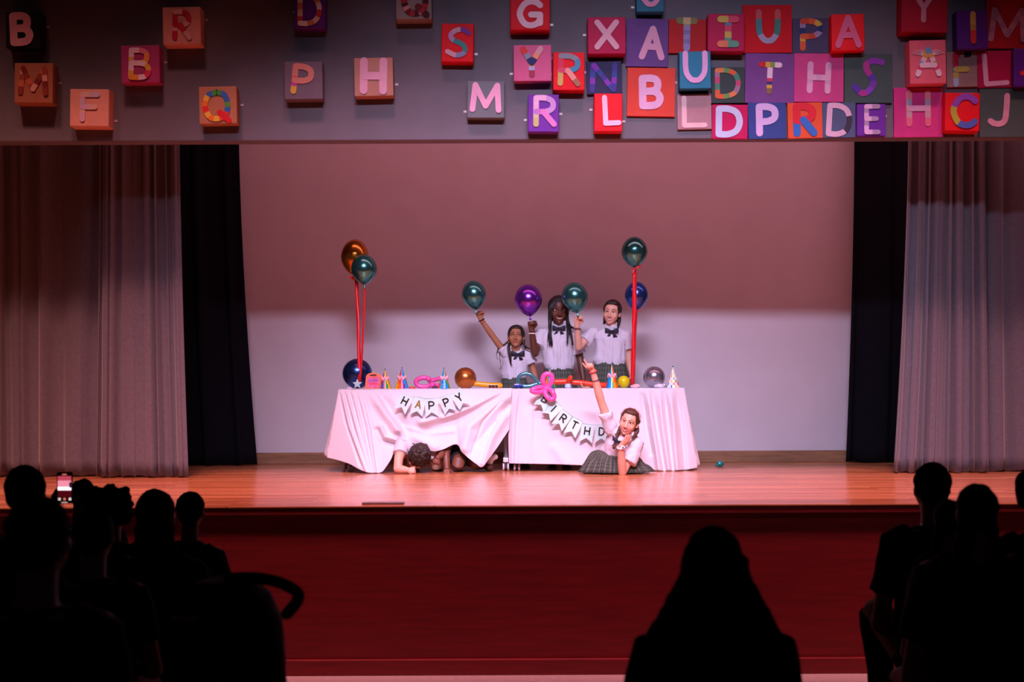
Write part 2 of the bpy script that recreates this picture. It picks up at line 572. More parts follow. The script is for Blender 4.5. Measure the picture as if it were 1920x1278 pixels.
def letter_mesh(key, cx, cz, wd, ht, stroke, y, cols, seg=0.05, thick=0.004, basis=None):
    """cut-paper letter in the plane y, as one mesh; cols: colours along all strokes, or one list of colours per stroke. Returns mesh builder and colour list"""
    m = MB()
    per = isinstance(cols[0], (list, tuple))
    pal = []
    def ci_of(c):
        if c not in pal: pal.append(c)
        return pal.index(c)
    count = 0
    for si, (kind, pts) in enumerate(LET[key]):
        pp = [(cx - wd / 2 + x * wd, cz - ht / 2 + z * ht) for x, z in pts]
        if kind == 'c': pp = catmull(pp, 7)
        tot = sum(math.hypot(pp[i + 1][0] - pp[i][0], pp[i + 1][1] - pp[i][1]) for i in range(len(pp) - 1))
        if per: sc = cols[min(si, len(cols) - 1)]
        elif len(cols) == 1: sc = cols
        else:
            k = max(1, int(round(tot / seg))); sc = [cols[(count + i) % len(cols)] for i in range(k)]; count += k
        n = len(sc)
        if kind == 'l': out = [(lerp(pp[0][0], pp[1][0], i / n), lerp(pp[0][1], pp[1][1], i / n)) for i in range(n + 1)]
        else: out = pp
        yy = y - 0.0012 * si
        vv = []
        for i, p in enumerate(out):
            q0 = out[max(0, i - 1)]; q1 = out[min(len(out) - 1, i + 1)]
            tx, tz = q1[0] - q0[0], q1[1] - q0[1]
            L = math.hypot(tx, tz) or 1
            nx, nz = -tz / L * stroke / 2, tx / L * stroke / 2
            vv += [(p[0] + nx, yy - thick, p[1] + nz), (p[0] - nx, yy - thick, p[1] - nz), (p[0] + nx, yy, p[1] + nz), (p[0] - nx, yy, p[1] - nz)]
        run = 0.0
        for i in range(len(out) - 1):
            L = math.hypot(out[i + 1][0] - out[i][0], out[i + 1][1] - out[i][1])
            k = ci_of(sc[min(n - 1, int((run + L / 2) / tot * n))])
            run += L
            q = 4 * i; r = q + 4
            m.add([vv[j] for j in (q, q + 1, r, r + 1, q + 2, q + 3, r + 2, r + 3)],
                  [(0, 1, 3, 2), (0, 2, 6, 4), (1, 5, 7, 3), (0, 4, 5, 1), (2, 3, 7, 6)], k)
        for p, c in ((out[0], sc[0]), (out[-1], sc[-1])):
            k = 12
            ring = [(p[0] + stroke / 2 * math.cos(2 * math.pi * t / k), p[1] + stroke / 2 * math.sin(2 * math.pi * t / k)) for t in range(k)]
            m.add([(x, yy - thick + .0003, z) for x, z in ring] + [(x, yy, z) for x, z in ring], [tuple(range(k))] + [(t, k + t, k + (t + 1) % k, (t + 1) % k) for t in range(k)], ci_of(c))
    if basis is not None:
        m.transform(basis)
    return m, pal

mat_tape = M('clear_tape', '#c9b8bd', 0.3, var=0.05)
# label colour, hex, letter key, letter text, box rect in px (front face), protrusion, letter colours, letter box (fx, fy, fw, fh), stroke fraction, rotation
BX = [
 ('black box with a big plain pink letter B', '#141216', 'B', (11, 22, 76, 90), .13, ['#e0a8b4'], (.46, .48, .46, .72), .24, -3),
 ('brown box with a glittery copper letter M', '#a86c50', 'M', (27, 118, 99, 193), .13, ['#8c3a30', '#c86a4a', '#a04a38', '#d8a08a', '#7a2a28'], (.5, .45, .66, .6), .15, 2),
 ('peach box with a faint pearly letter F', '#e0a08a', 'F', (131, 167, 204, 237), .14, ['#d9b0c8', '#e0b8a8', '#c8b8c8'], (.52, .48, .38, .66), .15, 0),
 ('magenta box with a white and yellow letter B', '#b04078', 'B', (227, 85, 299, 155), .13, [['#e6b84a', '#f0dce4', '#e6c25a', '#f0dce4'], ['#f0dce4', '#e88aa0', '#f0a050', '#e6b84a', '#f0dce4'], ['#f0dce4', '#e6b84a', '#e0405a', '#f0dce4', '#e6a03a']], (.5, .5, .46, .72), .15, 2),
 ('peach box with a red-edged letter R', '#d89a88', 'R', (305, 13, 376, 83), .14, ['#c02238', '#d8a8a0', '#b81c30'], (.52, .48, .38, .68), .15, 2),
 ('brown box with a letter Q in rainbow segments', '#b67a58', 'Q', (373, 162, 444, 232), .13, [['#4a9a48', '#3a6ab8', '#e8b83a', '#e87a28', '#e02a28', '#e8b83a', '#e87a28', '#e8b83a', '#e05030', '#d83a28', '#3a6ab8', '#5aa040', '#3a68b0', '#3a6ab8', '#4a9a48'], ['#d81c28']], (.48, .52, .62, .72), .16, 0),
 ('purple box with a red and cream letter D, cut off at the top edge', '#5a1a7a', 'D', (552, -16, 610, 53), .13, ['#c83030', '#e0b898', '#d07a48', '#e8d0b0'], (.5, .5, .62, .74), .18, 0),
 ('grey box with a dark red sequin letter Q at the top edge', '#8f8278', 'Q', (742, -36, 809, 36), .14, ['#6a1018', '#a02028', '#400a10', '#d08080'], (.55, .5, .62, .72), .2, 0),
 ('mauve grey box with a salmon letter P', '#74646e', 'P', (533, 115, 605, 186), .12, [['#d8b040', '#c04090', '#e0603a', '#d88a78', '#d88a78'], ['#d88a78']], (.48, .48, .42, .66), .17, 6),
 ('kraft brown box with a pale pink letter H', '#b88470', 'H', (664, 108, 737, 180), .12, ['#e0a8bc'], (.5, .48, .5, .76), .22, 2),
 ('red box with a wavy letter S in lilac and teal', '#e0101c', 'S', (828, 44, 888, 116), .11, [['#7a3a90', '#c8a0a8', '#b890c0', '#3f8f8a', '#3f8f8a', '#8a90b0', '#d0a0a8']], (.52, .5, .66, .66), .17, 0),
 ('grey box with a bold plain pink letter M', '#6d7276', 'M', (876, 152, 946, 221), .09, ['#e8a8c4'], (.5, .45, .7, .66), .17, 2),
 ('red box with a white letter G, cut off at the top edge', '#d81222', 'G', (957, -16, 1031, 56), .14, ['#e8c4cc'], (.5, .58, .5, .62), .17, 0),
 ('pink box with a patchwork letter Y', '#d0608a', 'Y', (963, 84, 1034, 152), .12, [['#a03a50', '#a8b0d0', '#e0903a'], ['#2a3060', '#8a90a0', '#d84038'], ['#2a3060', '#e89a70', '#d8a0a0']], (.48, .47, .46, .7), .17, 0),
 ('red box with a patchwork letter R', '#e41220', 'R', (1037, 98, 1096, 169), .12, [['#c8b060', '#c8b060', '#d83a58', '#d83a58'], ['#8a9098', '#8a9098', '#4a90b0', '#4a90b0', '#d84a68'], ['#e8988a', '#e8988a', '#a07050']], (.52, .47, .56, .72), .19, 2),
 ('crimson box with a white letter X', '#b01848', 'X', (1102, 32, 1173, 101), .14, ['#d8a8b4'], (.5, .48, .5, .66), .17, 0),
 ('dark slate canvas with a violet glitter letter N', '#3a3a58', 'N', (1100, 115, 1166, 176), .04, ['#4a3a90', '#8a38b0', '#3a4a98'], (.48, .5, .66, .76), .16, 0),
 ('purple canvas with a soft pink letter A', '#6a4a86', 'A', (1174, 35, 1253, 125), .03, ['#d8a0b8'], (.62, .5, .46, .58), .17, 2),
 ('orange red canvas with a bold white letter B', '#d84a3a', 'B', (1176, 127, 1266, 218), .03, [['#e0b0cc']], (.5, .5, .36, .56), .17, -2),
 ('red canvas with a letter T in olive and lilac stripes', '#b82a2a', 'T', (1254, 36, 1324, 100), .03, [['#9a8ab8', '#8478a0', '#9a8ab8', '#8478a0', '#9a8ab8', '#a89a68'], ['#7a8048', '#c8b080', '#c8b080', '#8a7a48']], (.48, .45, .4, .8), .2, 0),
 ('teal box with a pale round letter U, cut off at the top edge', '#2a7088', 'U', (1193, -45, 1245, 22), .12, ['#d898b4'], (.52, .5, .56, .6), .2, 0),
 ('purple box with a letter R in pale pink and olive', '#6a2a98', 'R', (990, 177, 1048, 247), .12, [['#b8b070', '#c8b890', '#e0a8c8', '#e0b0d0'], ['#e0b0d0', '#c090c8', '#c090c8', '#b878c0'], ['#e07ab8']], (.55, .45, .58, .7), .2, 0),
 ('red box with a white letter L', '#e01222', 'L', (1114, 175, 1167, 246), .12, ['#ecc0d0'], (.62, .45, .46, .68), .2, -3),
 ('teal box with a whole white letter U above a beige canvas', '#2a7c98', 'U', (1274, 96, 1333, 166), .13, [['#dca8d0']], (.5, .42, .62, .72), .19, 0),
 ('beige pink canvas with a white letter L', '#b08488', 'L', (1270, 176, 1334, 242), .03, [['#e4bcbc']], (.5, .5, .6, .78), .16, 0),
 ('crimson box with a serif letter I in argyle colours', '#b01248', 'Is', (1327, 26, 1396, 96), .13, ['#5a9a80', '#c0a850', '#c84860', '#5a80a0', '#d87a58'], (.55, .48, .42, .66), .2, 0),
 ('large red canvas with a letter U in teal and grey', '#cc1c26', 'U', (1392, 9, 1485, 99), .03, [['#c85a60', '#4a8a90', '#4a8a90', '#a8a0b8', '#a8a0b8', '#a8a0b8', '#3f8878', '#3f8878', '#c85a60']], (.52, .45, .38, .6), .13, 0),
 ('slate canvas with a letter P in bright patches', '#4c4866', 'P', (1486, 34, 1554, 100), .03, ['#d8603a', '#d8b040', '#2a3870', '#a08ab0', '#c84830'], (.52, .47, .48, .76), .17, 0),
 ('bright red box with a pink letter A', '#ea1a22', 'A', (1559, 26, 1621, 95), .13, [['#d86a90']], (.5, .48, .62, .74), .2, 0),
 ('dark green canvas with a letter D in confetti colours', '#3e4a48', 'D', (1333, 126, 1396, 193), .03, ['#d8603a', '#4a8a70', '#c84870', '#a07a90', '#e08050', '#6a9a50'], (.5, .45, .62, .72), .16, 0),
 ('purple canvas with a white letter T striped at its foot', '#7a4a8c', 'T', (1397, 100, 1489, 193), .03, [['#8a7048', '#d8b040', '#3a3a80', '#d83a58', '#ecd0dc', '#ecd0dc', '#ecd0dc', '#ecd0dc'], ['#c82a38', '#d8b040', '#88a048', '#ecd0dc']], (.5, .5, .38, .54), .12, 2),
 ('pink canvas with a plain white letter H', '#cc4a88', 'H', (1489, 100, 1582, 191), .03, ['#e4b0c8', '#d8a4c4'], (.5, .5, .36, .54), .13, 2),
 ('green canvas with a curly violet letter S', '#4a5c58', 'Sj', (1583, 101, 1673, 193), .03, [['#8a3ab0', '#8a3ab0', '#b03a90', '#b03a90', '#5a3aa8', '#7a40b0', '#8a48c0', '#b03a90', '#5a3aa8']], (.5, .47, .56, .66), .14, 0),
 ('magenta canvas with a pale blue letter D', '#c01c58', 'D', (1335, 196, 1402, 260), .03, [['#c0c8e0']], (.48, .5, .58, .74), .2, 0),
 ('blue canvas with a lilac letter P', '#3a4c8c', 'P', (1403, 192, 1474, 260), .03, [['#d8b4e0'], ['#d0b6e0']], (.5, .48, .42, .72), .2, 0),
 ('orange canvas with a letter R in red and blue', '#e05a38', 'R', (1477, 192, 1542, 259), .03, [['#3a70c0', '#3a70c0', '#d82a38', '#d82a38'], ['#d82a38'], ['#3a70c0']], (.5, .48, .48, .74), .24, 0),
 ('slate blue canvas with a white letter D patched dark', '#54607e', 'D', (1542, 192, 1605, 258), .03, [['#dcb8cc'], ['#dcb8cc', '#dcb8cc', '#dcb8cc', '#403848', '#403848', '#dcb8cc', '#dcb8cc']], (.5, .5, .6, .8), .18, 4),
 ('small purple box with a white letter E', '#6a2c9c', 'E', (1607, 195, 1661, 255), .09, ['#dcb4d8', '#a890b0'], (.52, .48, .4, .8), .18, 0),
 ('crimson box with a white letter Y, cut off at the top edge', '#a80e2c', 'Y', (1691, -24, 1777, 60), .15, ['#c88a98'], (.47, .44, .42, .6), .12, 0),
 ('coral pink box with a winged pastel letter A', '#e06878', 'A', (1706, 75, 1774, 157), .15, [['#e8c8d0', '#d84868', '#6aa0c8', '#e8c8d0', '#d8a050', '#b0a850'], ['#6aa0c8', '#d8a050', '#e8c8d0', '#b0a850', '#d84868', '#e8c8d0'], ['#e8c8d0']], (.5, .5, .58, .56), .16, 0),
 ('pink canvas with a letter H fading into pastel stripes', '#cc3a84', 'H', (1676, 164, 1768, 257), .03, [['#e07088', '#c8a0a8', '#d8b878', '#b0a8b8', '#e08890'], ['#e07088', '#c8a0a8', '#d8b878', '#b0a8b8', '#e08890'], ['#d8a0c0']], (.5, .42, .38, .62), .13, 0),
 ('deep purple box with a slim yellow and red letter I', '#50187c', 'I', (1794, 19, 1852, 92), .12, [['#c83030', '#c83030', '#b8863c', '#c8a050', '#c8a050']], (.52, .45, .2, .7), .2, 0),
 ('large red canvas with a pale letter M at the right edge', '#b81c28', 'M', (1849, -3, 1938, 91), .03, ['#c88aa0', '#b87a98'], (.45, .53, .68, .58), .13, 2),
 ('beige canvas with a letter F in bright blocks', '#9a7c78', 'F', (1775, 97, 1833, 163), .03, [['#a8b8d0', '#b8a850', '#3a50a0', '#c01c40', '#c01c40'], ['#c01c40', '#9a7c78', '#181418'], ['#b8a850']], (.5, .5, .42, .84), .2, 0),
 ('crimson canvas with a plain white letter L', '#b0124a', 'L', (1833, 95, 1900, 164), .04, ['#e0a8c4'], (.5, .5, .58, .78), .15, -3),
 ('red box with a letter C in purple, yellow and blue', '#dc101e', 'C', (1772, 174, 1837, 246), .12, [['#8a48b0', '#8a48b0', '#8a48b0', '#b0a838', '#b0a838', '#5060b0', '#5060b0']], (.55, .47, .6, .74), .2, 0),
 ('dark green canvas with a pink letter J', '#4c5a58', 'J', (1837, 165, 1930, 257), .03, ['#dca0b4', '#d898b0'], (.42, .45, .4, .58), .13, 2),
]
rnd = random.Random(3)
for (label, hexc, key, (x0, y0, x1, y1), dep, cols, (fx, fy, fw, fh), st, rot) in BX:
    flat = dep < 0.06
    dF = D_BEAM - dep
    c = P((x0 + x1) / 2, (y0 + y1) / 2, dF)
    wd = (x1 - x0) / F * dF; ht = (y1 - y0) / F * dF
    tilt = rnd.uniform(-1.2, 1.2)
    root = MB()
    n = 6
    # wrapped carton: front face slightly pillowed, edges rounded by the bevel
    def fr(u, v, wd=wd, ht=ht, dep=dep, fl=flat):
        bul = 0.0 if fl else 0.004 * math.sin(math.pi * u) * math.sin(math.pi * v)
        return Vector(((u - .5) * wd, -bul, (v - .5) * ht))
    root.grid(fr, n, n)
    hw, hh = wd / 2, ht / 2
    bw, bh = hw * rnd.uniform(0.97, 1.02), hh * rnd.uniform(0.97, 1.02)
    def side(a, b, a2, b2):
        def fn(u, v):
            p = Vector((lerp(a[0], b[0], u), 0, lerp(a[1], b[1], u))); q = Vector((lerp(a2[0], b2[0], u), dep, lerp(a2[1], b2[1], u)))
            return p.lerp(q, v)
        return fn
    cs = [(-hw, -hh), (hw, -hh), (hw, hh), (-hw, hh)]
    cb = [(-bw, -bh), (bw, -bh), (bw, bh), (-bw, bh)]
    for i in range(4):
        root.grid(side(cs[i], cs[(i + 1) % 4], cb[i], cb[(i + 1) % 4]), n, 1)
    me = root.mesh('letter_box')
    bm = bmesh.new(); bm.from_mesh(me); bmesh.ops.remove_doubles(bm, verts=bm.verts, dist=0.0005)
    bmesh.ops.recalc_face_normals(bm, faces=bm.faces); bm.to_mesh(me); bm.free()
    o = link('letter_box' if not flat else 'letter_canvas', me, paint(hexc, 0.6 if not flat else 0.75), smooth=False)
    bv = o.modifiers.new('bevel', 'BEVEL'); bv.width = 0.006 if not flat else 0.003; bv.segments = 2; bv.limit_method = 'ANGLE'
    o.location = c
    o.rotation_euler = (0, math.radians(-tilt), 0)
    tag(o, label + (' on the beam' if len(label.split()) < 14 else ''), 'letter box' if not flat else 'letter canvas', 'letter boxes and canvases on the beam')
    lm, pal = letter_mesh(key, (fx - .5) * wd, (.5 - fy) * ht, fw * wd, fh * ht, st * wd * 0.9, -0.006 if not flat else -0.001, cols, seg=0.03 if key == 'Q' else 0.05,
                     basis=Matrix.Rotation(math.radians(rot), 4, 'Y'))
    lo = obj('letter', lm, [paint(h, 0.6) for h in pal], smooth=False)
    lo.parent = o
    if 'winged' in label:
        wm = MB()
        for sg in (-1, 1):
            for q in range(5):
                ang = math.radians(18 + q * 17); x0_, z0_ = sg * .13 * wd, .14 * ht; L_ = (.30 - .03 * q) * wd
                x1_, z1_ = x0_ + sg * math.cos(ang) * L_, z0_ + math.sin(ang) * L_ * .8
                wm.tube([(x0_, -.008, z0_), (x1_, -.008, z1_)], [.002, .004], 8)
        wo = obj('wing', wm, paint('#e8c8d4', 0.6)); wo.parent = o
    if not flat and rnd.random() < 0.75:
        for s in (-1, 1):
            if rnd.random() < 0.7:
                tb = MB(); zz = rnd.uniform(-.3, .3) * ht
                tb.box((s * hw - 0.012 + s * 0.018, dep - 0.004, zz - .008), (s * hw + 0.012 + s * 0.018, dep - 0.001, zz + .008))
                t_ = obj('tape', tb, mat_tape, smooth=False); t_.parent = o
# purple box with a red star at the right edge
c0 = P(1901, 91, D_BEAM - .1); c1 = P(1965, 162, D_BEAM - .1)
mb = MB(); mb.box((c0.x, D_BEAM - .1, c1.z), (c1.x, D_BEAM, c0.z))
o = obj('letter_box', mb, paint('#58208a', .4), smooth=False, bevel=.006, origin=((c0.x + c1.x) / 2, D_BEAM - .1, (c0.z + c1.z) / 2))
tag(o, 'purple box with a small red star, cut off by the right edge', 'letter box', 'letter boxes and canvases on the beam')
def star(mbx, c, r, y0, y1, mi=0):
    pts = []
    for k in range(10):
        a = math.pi / 2 + k * math.pi / 5; rr = r if k % 2 == 0 else r * .45
        pts.append((c[0] + rr * math.cos(a), c[1] + rr * math.sin(a)))
    vv = [(x, y0, z) for x, z in pts] + [(x, y1, z) for x, z in pts]
    mbx.add(vv, [tuple(range(10)), tuple(range(19, 9, -1))] + [(i, 10 + i, 10 + (i + 1) % 10, (i + 1) % 10) for i in range(10)], mi)
mb = MB(); sp = P(1917, 137, D_BEAM - .1); star(mb, (sp.x, sp.z), .028, D_BEAM - .104, D_BEAM - .1)
obj('star', mb, paint('#e8302c'), o, smooth=False)

# ---------------------------------------------------------------- tables
D_T0, D_T1 = 12.97, 13.48
TOPZ = P(960, 728.6, D_T0).z
mat_table = M('table_white_laminate', '#e4dfe2', 0.4, var=0.03)
mat_frame = M('table_frame_enamel', '#d8d0d6', 0.35, 0.1, var=0.03)
mat_rubber = M('caster_grey', '#c9b9c4', 0.4, var=0.05)
mat_dark = M('caster_fork_dark', '#2a2530', 0.5, var=0.05)
def table(x0, x1, label):
    cx = (x0 + x1) / 2
    e = empty('folding_table', (cx, (D_T0 + D_T1) / 2, STAGE))
    m = MB(); m.box((x0 + .02, D_T0 + .01, TOPZ - .045), (x1 - .02, D_T1, TOPZ - .012)); obj('table_top', m, mat_table, e, False, bevel=.006)
    for x in (x0 + .055, x1 - .035):
        m = MB(); m.tube([(x, D_T0 + .24, STAGE + .11), (x, D_T0 + .24, TOPZ - .04)], .022, 12); m.box((x - .02, D_T0 + .2, TOPZ - .06), (x + .02, D_T1 - .1, TOPZ - .04)); obj('leg', m, mat_frame, e)
        m = MB(); m.box((x - .024, D_T0 + .02, STAGE + .075), (x + .024, D_T1 - .02, STAGE + .115)); ft = obj('foot_bar', m, mat_frame, e, False, bevel=.006)
        for y in (D_T0 + .05, D_T1 - .05):
            m = MB()
            for s in (-1, 1):
                m.loft([((x + s * .012, y, STAGE + .034), (0, .034, 0), (0, 0, .034)), ((x + s * .028, y, STAGE + .034), (0, .034, 0), (0, 0, .034))], 20)
            obj('caster_wheel', m, mat_rubber, ft, False, bevel=.003)
            m = MB(); m.box((x - .011, y - .02, STAGE + .02), (x + .011, y + .02, STAGE + .076)); obj('caster_fork', m, mat_dark, ft, False, bevel=.003)
    m = MB(); m.box((x0 + .06, D_T1 - .06, STAGE + .40), (x1 - .05, D_T1 - .03, STAGE + .44)); obj('crossbar', m, mat_frame, e, False, bevel=.004)
    tag(e, label, 'table', 'folding tables pushed together')
xl, xm, xr = P(636, 728, D_T0).x, P(956, 728, D_T0).x, P(1282, 728, D_T0).x
table(xl, xm - .003, 'folding caster table on the left, under the bunched pink-lit cloth')
table(xm + .003, xr, 'folding caster table on the right, its casters showing beside the gap')

mat_cloth = M('white_table_cloth', '#d8d2da', 0.75, var=0.02, scale=4, sheen=0.2, bump=0.03, bscale=160)

def cloth(label, top, hem, folds, left_side, right_side, lift, side_hem):
    m = MB()
    nu, nv = 250, 100
    def fn(u, v):
        tx, ty = lerp(top[0][0], top[1][0], u), lerp(top[0][1], top[1][1], u)
        hx, hy, hd = smooth_poly(hem, u, 0.012)
        px = lerp(tx, hx, v); py = lerp(ty, hy, v)
        d = lerp(D_T0 - 0.004 - lift, hd, v ** 0.8)
        disp = 0
        for (pl, wdt, amp) in folds:
            best = None
            for i in range(len(pl) - 1):
                dd, t = seg_dist((px, py), pl[i], pl[i + 1])
                tt = (i + t) / (len(pl) - 1)
                if best is None or dd < best[0]: best = (dd, tt)
            disp += amp * math.exp(-(best[0] / wdt) ** 2) * min(1, v * 5)
        disp += 0.006 * noise.noise(Vector((px * .03, py * .02, 3.0))) * min(1, v * 4)
        return P(px, py, d - disp)
    m.grid(fn, nu, nv)
    # top sheet
    a, b = P(top[0][0], top[0][1], D_T0).x, P(top[1][0], top[1][1], D_T0).x
    m.grid(lambda u, v: Vector((lerp(a, b, u), lerp(D_T0 - .004 - lift, D_T1 + .01, v), TOPZ + lift * .25 + 0.0015 * noise.noise(Vector((u * 9, v * 5, 1))))), 40, 8)
    # back drop
    m.grid(lambda u, v: Vector((lerp(a, b, u), D_T1 + .01 + .02 * v + .012 * math.sin(u * 40) * v, lerp(TOPZ, STAGE + .3, v))), 60, 12)
    # end drop
    if left_side or right_side:
        xe = a if left_side else b
        s = -1 if left_side else 1
        hx, hy, hd = side_hem
        base = P(hx, hy, hd)
        def fs(u, v):
            p0 = Vector((xe, lerp(D_T0 - .004, D_T1 + .01, u), TOPZ))
            p1 = Vector((base.x + s * (.0 + .03 * math.sin(u * 14)) * (1 if u > .02 else 0), lerp(base.y, D_T1 + .05, u), base.z + (.02 * math.sin(u * 9) if u > .02 else 0)))
            p = p0.lerp(p1, v)
            fe = fn(0.0 if left_side else 1.0, v); base_p = Vector((xe, D_T0 - .004, TOPZ)).lerp(Vector((base.x, base.y, base.z)), v)
            return p + (fe - base_p) * max(0, 1 - u * 3)
        m.grid(fs, 30, 24)
    me = m.mesh('tablecloth')
    bm = bmesh.new(); bm.from_mesh(me); bmesh.ops.remove_doubles(bm, verts=bm.verts, dist=0.003)
    bmesh.ops.recalc_face_normals(bm, faces=bm.faces); bm.to_mesh(me); bm.free()
    o = link('tablecloth', me, mat_cloth, origin=((a + b) / 2, D_T0 + .2, TOPZ))
    s = o.modifiers.new('thickness', 'SOLIDIFY'); s.thickness = .003; s.offset = 1
    tag(o, label, 'tablecloth', 'white tablecloths')
    return o
hemL = [(0, 611, 857, 12.93), (.04, 632, 862, 12.88), (.08, 655, 869, 12.80), (.11, 672, 879, 12.72), (.14, 688, 886, 12.70), (.2, 716, 886, 12.71), (.235, 725, 874, 12.75), (.27, 735, 858, 12.78), (.31, 744, 827, 12.80),
        (.36, 758, 824, 12.84), (.42, 783, 834, 12.82), (.48, 800, 843, 12.80), (.52, 815, 847, 12.79), (.57, 832, 842, 12.80), (.63, 852, 832, 12.84), (.66, 860, 834, 12.84), (.69, 864, 846, 12.80), (.75, 880, 860, 12.77), (.82, 904, 878, 12.76), (.9, 930, 842, 12.84), (1, 956, 803, 12.915)]
foldsL = [
 ([(640, 734), (655, 800), (688, 884)], 3.5, .034), ([(650, 734), (668, 800), (692, 884)], 3.5, .034), ([(661, 734), (678, 810), (696, 884)], 4, .03),
 ([(676, 740), (690, 800), (703, 884)], 5, .025), ([(646, 734), (662, 800), (690, 884)], 2.5, -.03), ([(656, 734), (673, 800), (694, 884)], 2.5, -.03),
 ([(695, 733), (722, 775), (744, 806)], 8, .06), ([(709, 733), (735, 775), (765, 812)], 9, -.035),
 ([(714, 800), (722, 818), (742, 824)], 5, .05), ([(706, 806), (716, 826), (738, 832)], 5, -.03),
 ([(744, 806), (775, 818), (815, 838)], 9, .03),
 ([(940, 732), (900, 752), (860, 772), (790, 790)], 8, .05), ([(945, 738), (905, 762), (868, 784), (800, 806)], 8, -.035), ([(952, 740), (915, 770), (880, 800), (870, 840)], 10, .045),
 ([(955, 760), (930, 790), (895, 830)], 7, -.03), ([(637, 734), (648, 790), (676, 872)], 2, -.02), ([(668, 736), (684, 800), (699, 884)], 2, -.022), ([(682, 740), (697, 800), (708, 884)], 2.2, -.02),
 ([(700, 733), (718, 762), (748, 808)], 3, .02), ([(935, 736), (890, 762), (830, 784)], 2.5, .014), ([(940, 752), (905, 790), (884, 850)], 2.5, -.016), ([(760, 800), (800, 812), (850, 808)], 4, .012), ([(930, 790), (912, 830), (900, 872)], 3, -.014), ([(945, 780), (922, 820), (905, 868)], 9, .04), ([(730, 734), (760, 775), (800, 795)], 14, .02),
]
cloth('white cloth over the left table, bunched up in front so that children show beneath', ((635, 730), (960, 728)), hemL, foldsL, True, False, .014, (611, 857, 12.93))
hemR = [(0, 953, 868.5, 12.95), (.1, 985, 869, 12.92), (.25, 1040, 870, 12.92), (.42, 1095, 872, 12.90), (.55, 1140, 874, 12.90), (.68, 1185, 877, 12.90), (.76, 1215, 880, 12.88), (.82, 1236, 882.5, 12.84), (.9, 1268, 882, 12.86), (.95, 1290, 880, 12.88), (1, 1309, 876, 12.93)]
foldsR = [
 ([(1214, 732), (1224, 800), (1236, 880)], 5, .05), ([(1222, 732), (1232, 800), (1246, 880)], 3.5, -.035), ([(1235, 732), (1243, 800), (1254, 880)], 5, .045), ([(1246, 732), (1253, 800), (1262, 880)], 3.5, -.035),
 ([(1256, 732), (1264, 800), (1270, 880)], 5, .045), ([(1268, 732), (1278, 800), (1285, 880)], 4, -.03), ([(1204, 740), (1212, 800), (1222, 850)], 4, -.03),
 ([(990, 780), (1000, 830), (1010, 868)], 12, .012), ([(1000, 730), (1003, 800), (996, 868)], 3, -.008), ([(968, 734), (962, 800), (960, 868)], 4, .02), ([(976, 734), (970, 800), (968, 868)], 3, -.012),
 ([(1040, 840), (1060, 868)], 9, .015), ([(1140, 740), (1160, 800)], 20, .008),
]
cloth('white cloth over the right table, hanging smooth with soft folds at its right end', ((951, 729), (1283, 727)), hemR, foldsR, False, True, 0.0, (1309, 876, 12.93))

# ---------------------------------------------------------------- bunting
mat_flag = M('bunting_pale_mint', '#b8e4e4', 0.6, var=0.03, bump=0.02)
mat_foil_shaded = M('letter_foil_shaded', '#4a3428', 0.3, 0.85, var=0.1, scale=40)  # gold foil darkened in its colour, as where it catches no light
mat_foil_glare = M('letter_foil_glare', '#e8c860', 0.25, 0.8, var=0.08, scale=40)  # paler copy of the same foil: glare on the A put into colour
mat_cord = M('bunting_cord', '#d9d4cf', 0.7, var=0.05)
def bunting(flags, label, dd):
    root_p = P(flags[0][1], flags[0][2], dd)
    e = empty('bunting_banner', root_p)
    tops = []
    for i, (ch, px, py, rot) in enumerate(flags):
        d_ = dd - .004 * (i % 3)
        c = P(px, py, d_)
        R = Matrix.Translation(c) @ Matrix.Rotation(math.radians(rot), 4, 'Y') @ Matrix.Rotation(math.radians(-4 + 5 * ((i * 7) % 3 - 1)), 4, 'Z')
        hw, up, dn, nt = .055, .068, .098, .058
        m = MB()
        prof = [(-hw, up), (hw, up), (hw, -dn), (0, -nt), (-hw, -dn)]
        vv = [(x, 0, z) for x, z in prof] + [(x, .0025, z) for x, z in prof]
        m.add([R @ Vector(p) for p in vv], [(0, 4, 3), (0, 3, 1), (1, 3, 2), (5, 8, 9), (5, 6, 8), (6, 7, 8)] + [(k, (k + 1) % 5, 5 + (k + 1) % 5, 5 + k) for k in range(5)])
        fo = obj('flag', m, mat_flag, e, False)
        lm, pal = letter_mesh(ch, 0, .002, .042 if ch != 'I' else .01, .062, .0115, -.0006, ['#000000'], seg=.5, thick=.0015, basis=R)
        obj('letter', lm, mat_foil_glare if (ch == 'A') else mat_foil_shaded, fo, False)
        tops += [R @ Vector((-hw, -.001, up - .006)), R @ Vector((hw, -.001, up - .006))]
    m = MB(); m.tube(tops, .0016, 6); obj('cord', m, mat_cord, e)
    tag(e, label, 'banner', 'bunting banners on the tablecloths')
bunting([('H', 759, 752, 28), ('A', 784.5, 758, 12), ('P', 809, 760, -3), ('P', 837, 754, -22), ('Y', 861, 745, -32)], 'pale mint pennant banner spelling HAPPY on the left tablecloth', 12.80)
bunting([('B', 1022, 748, 36), ('I', 1038, 766, 44), ('R', 1056, 784, 36), ('T', 1077, 797, 26), ('H', 1101, 808, 8), ('D', 1128, 809, 3)], 'pale mint pennant banner spelling BIRTHD on the right tablecloth', 12.86)

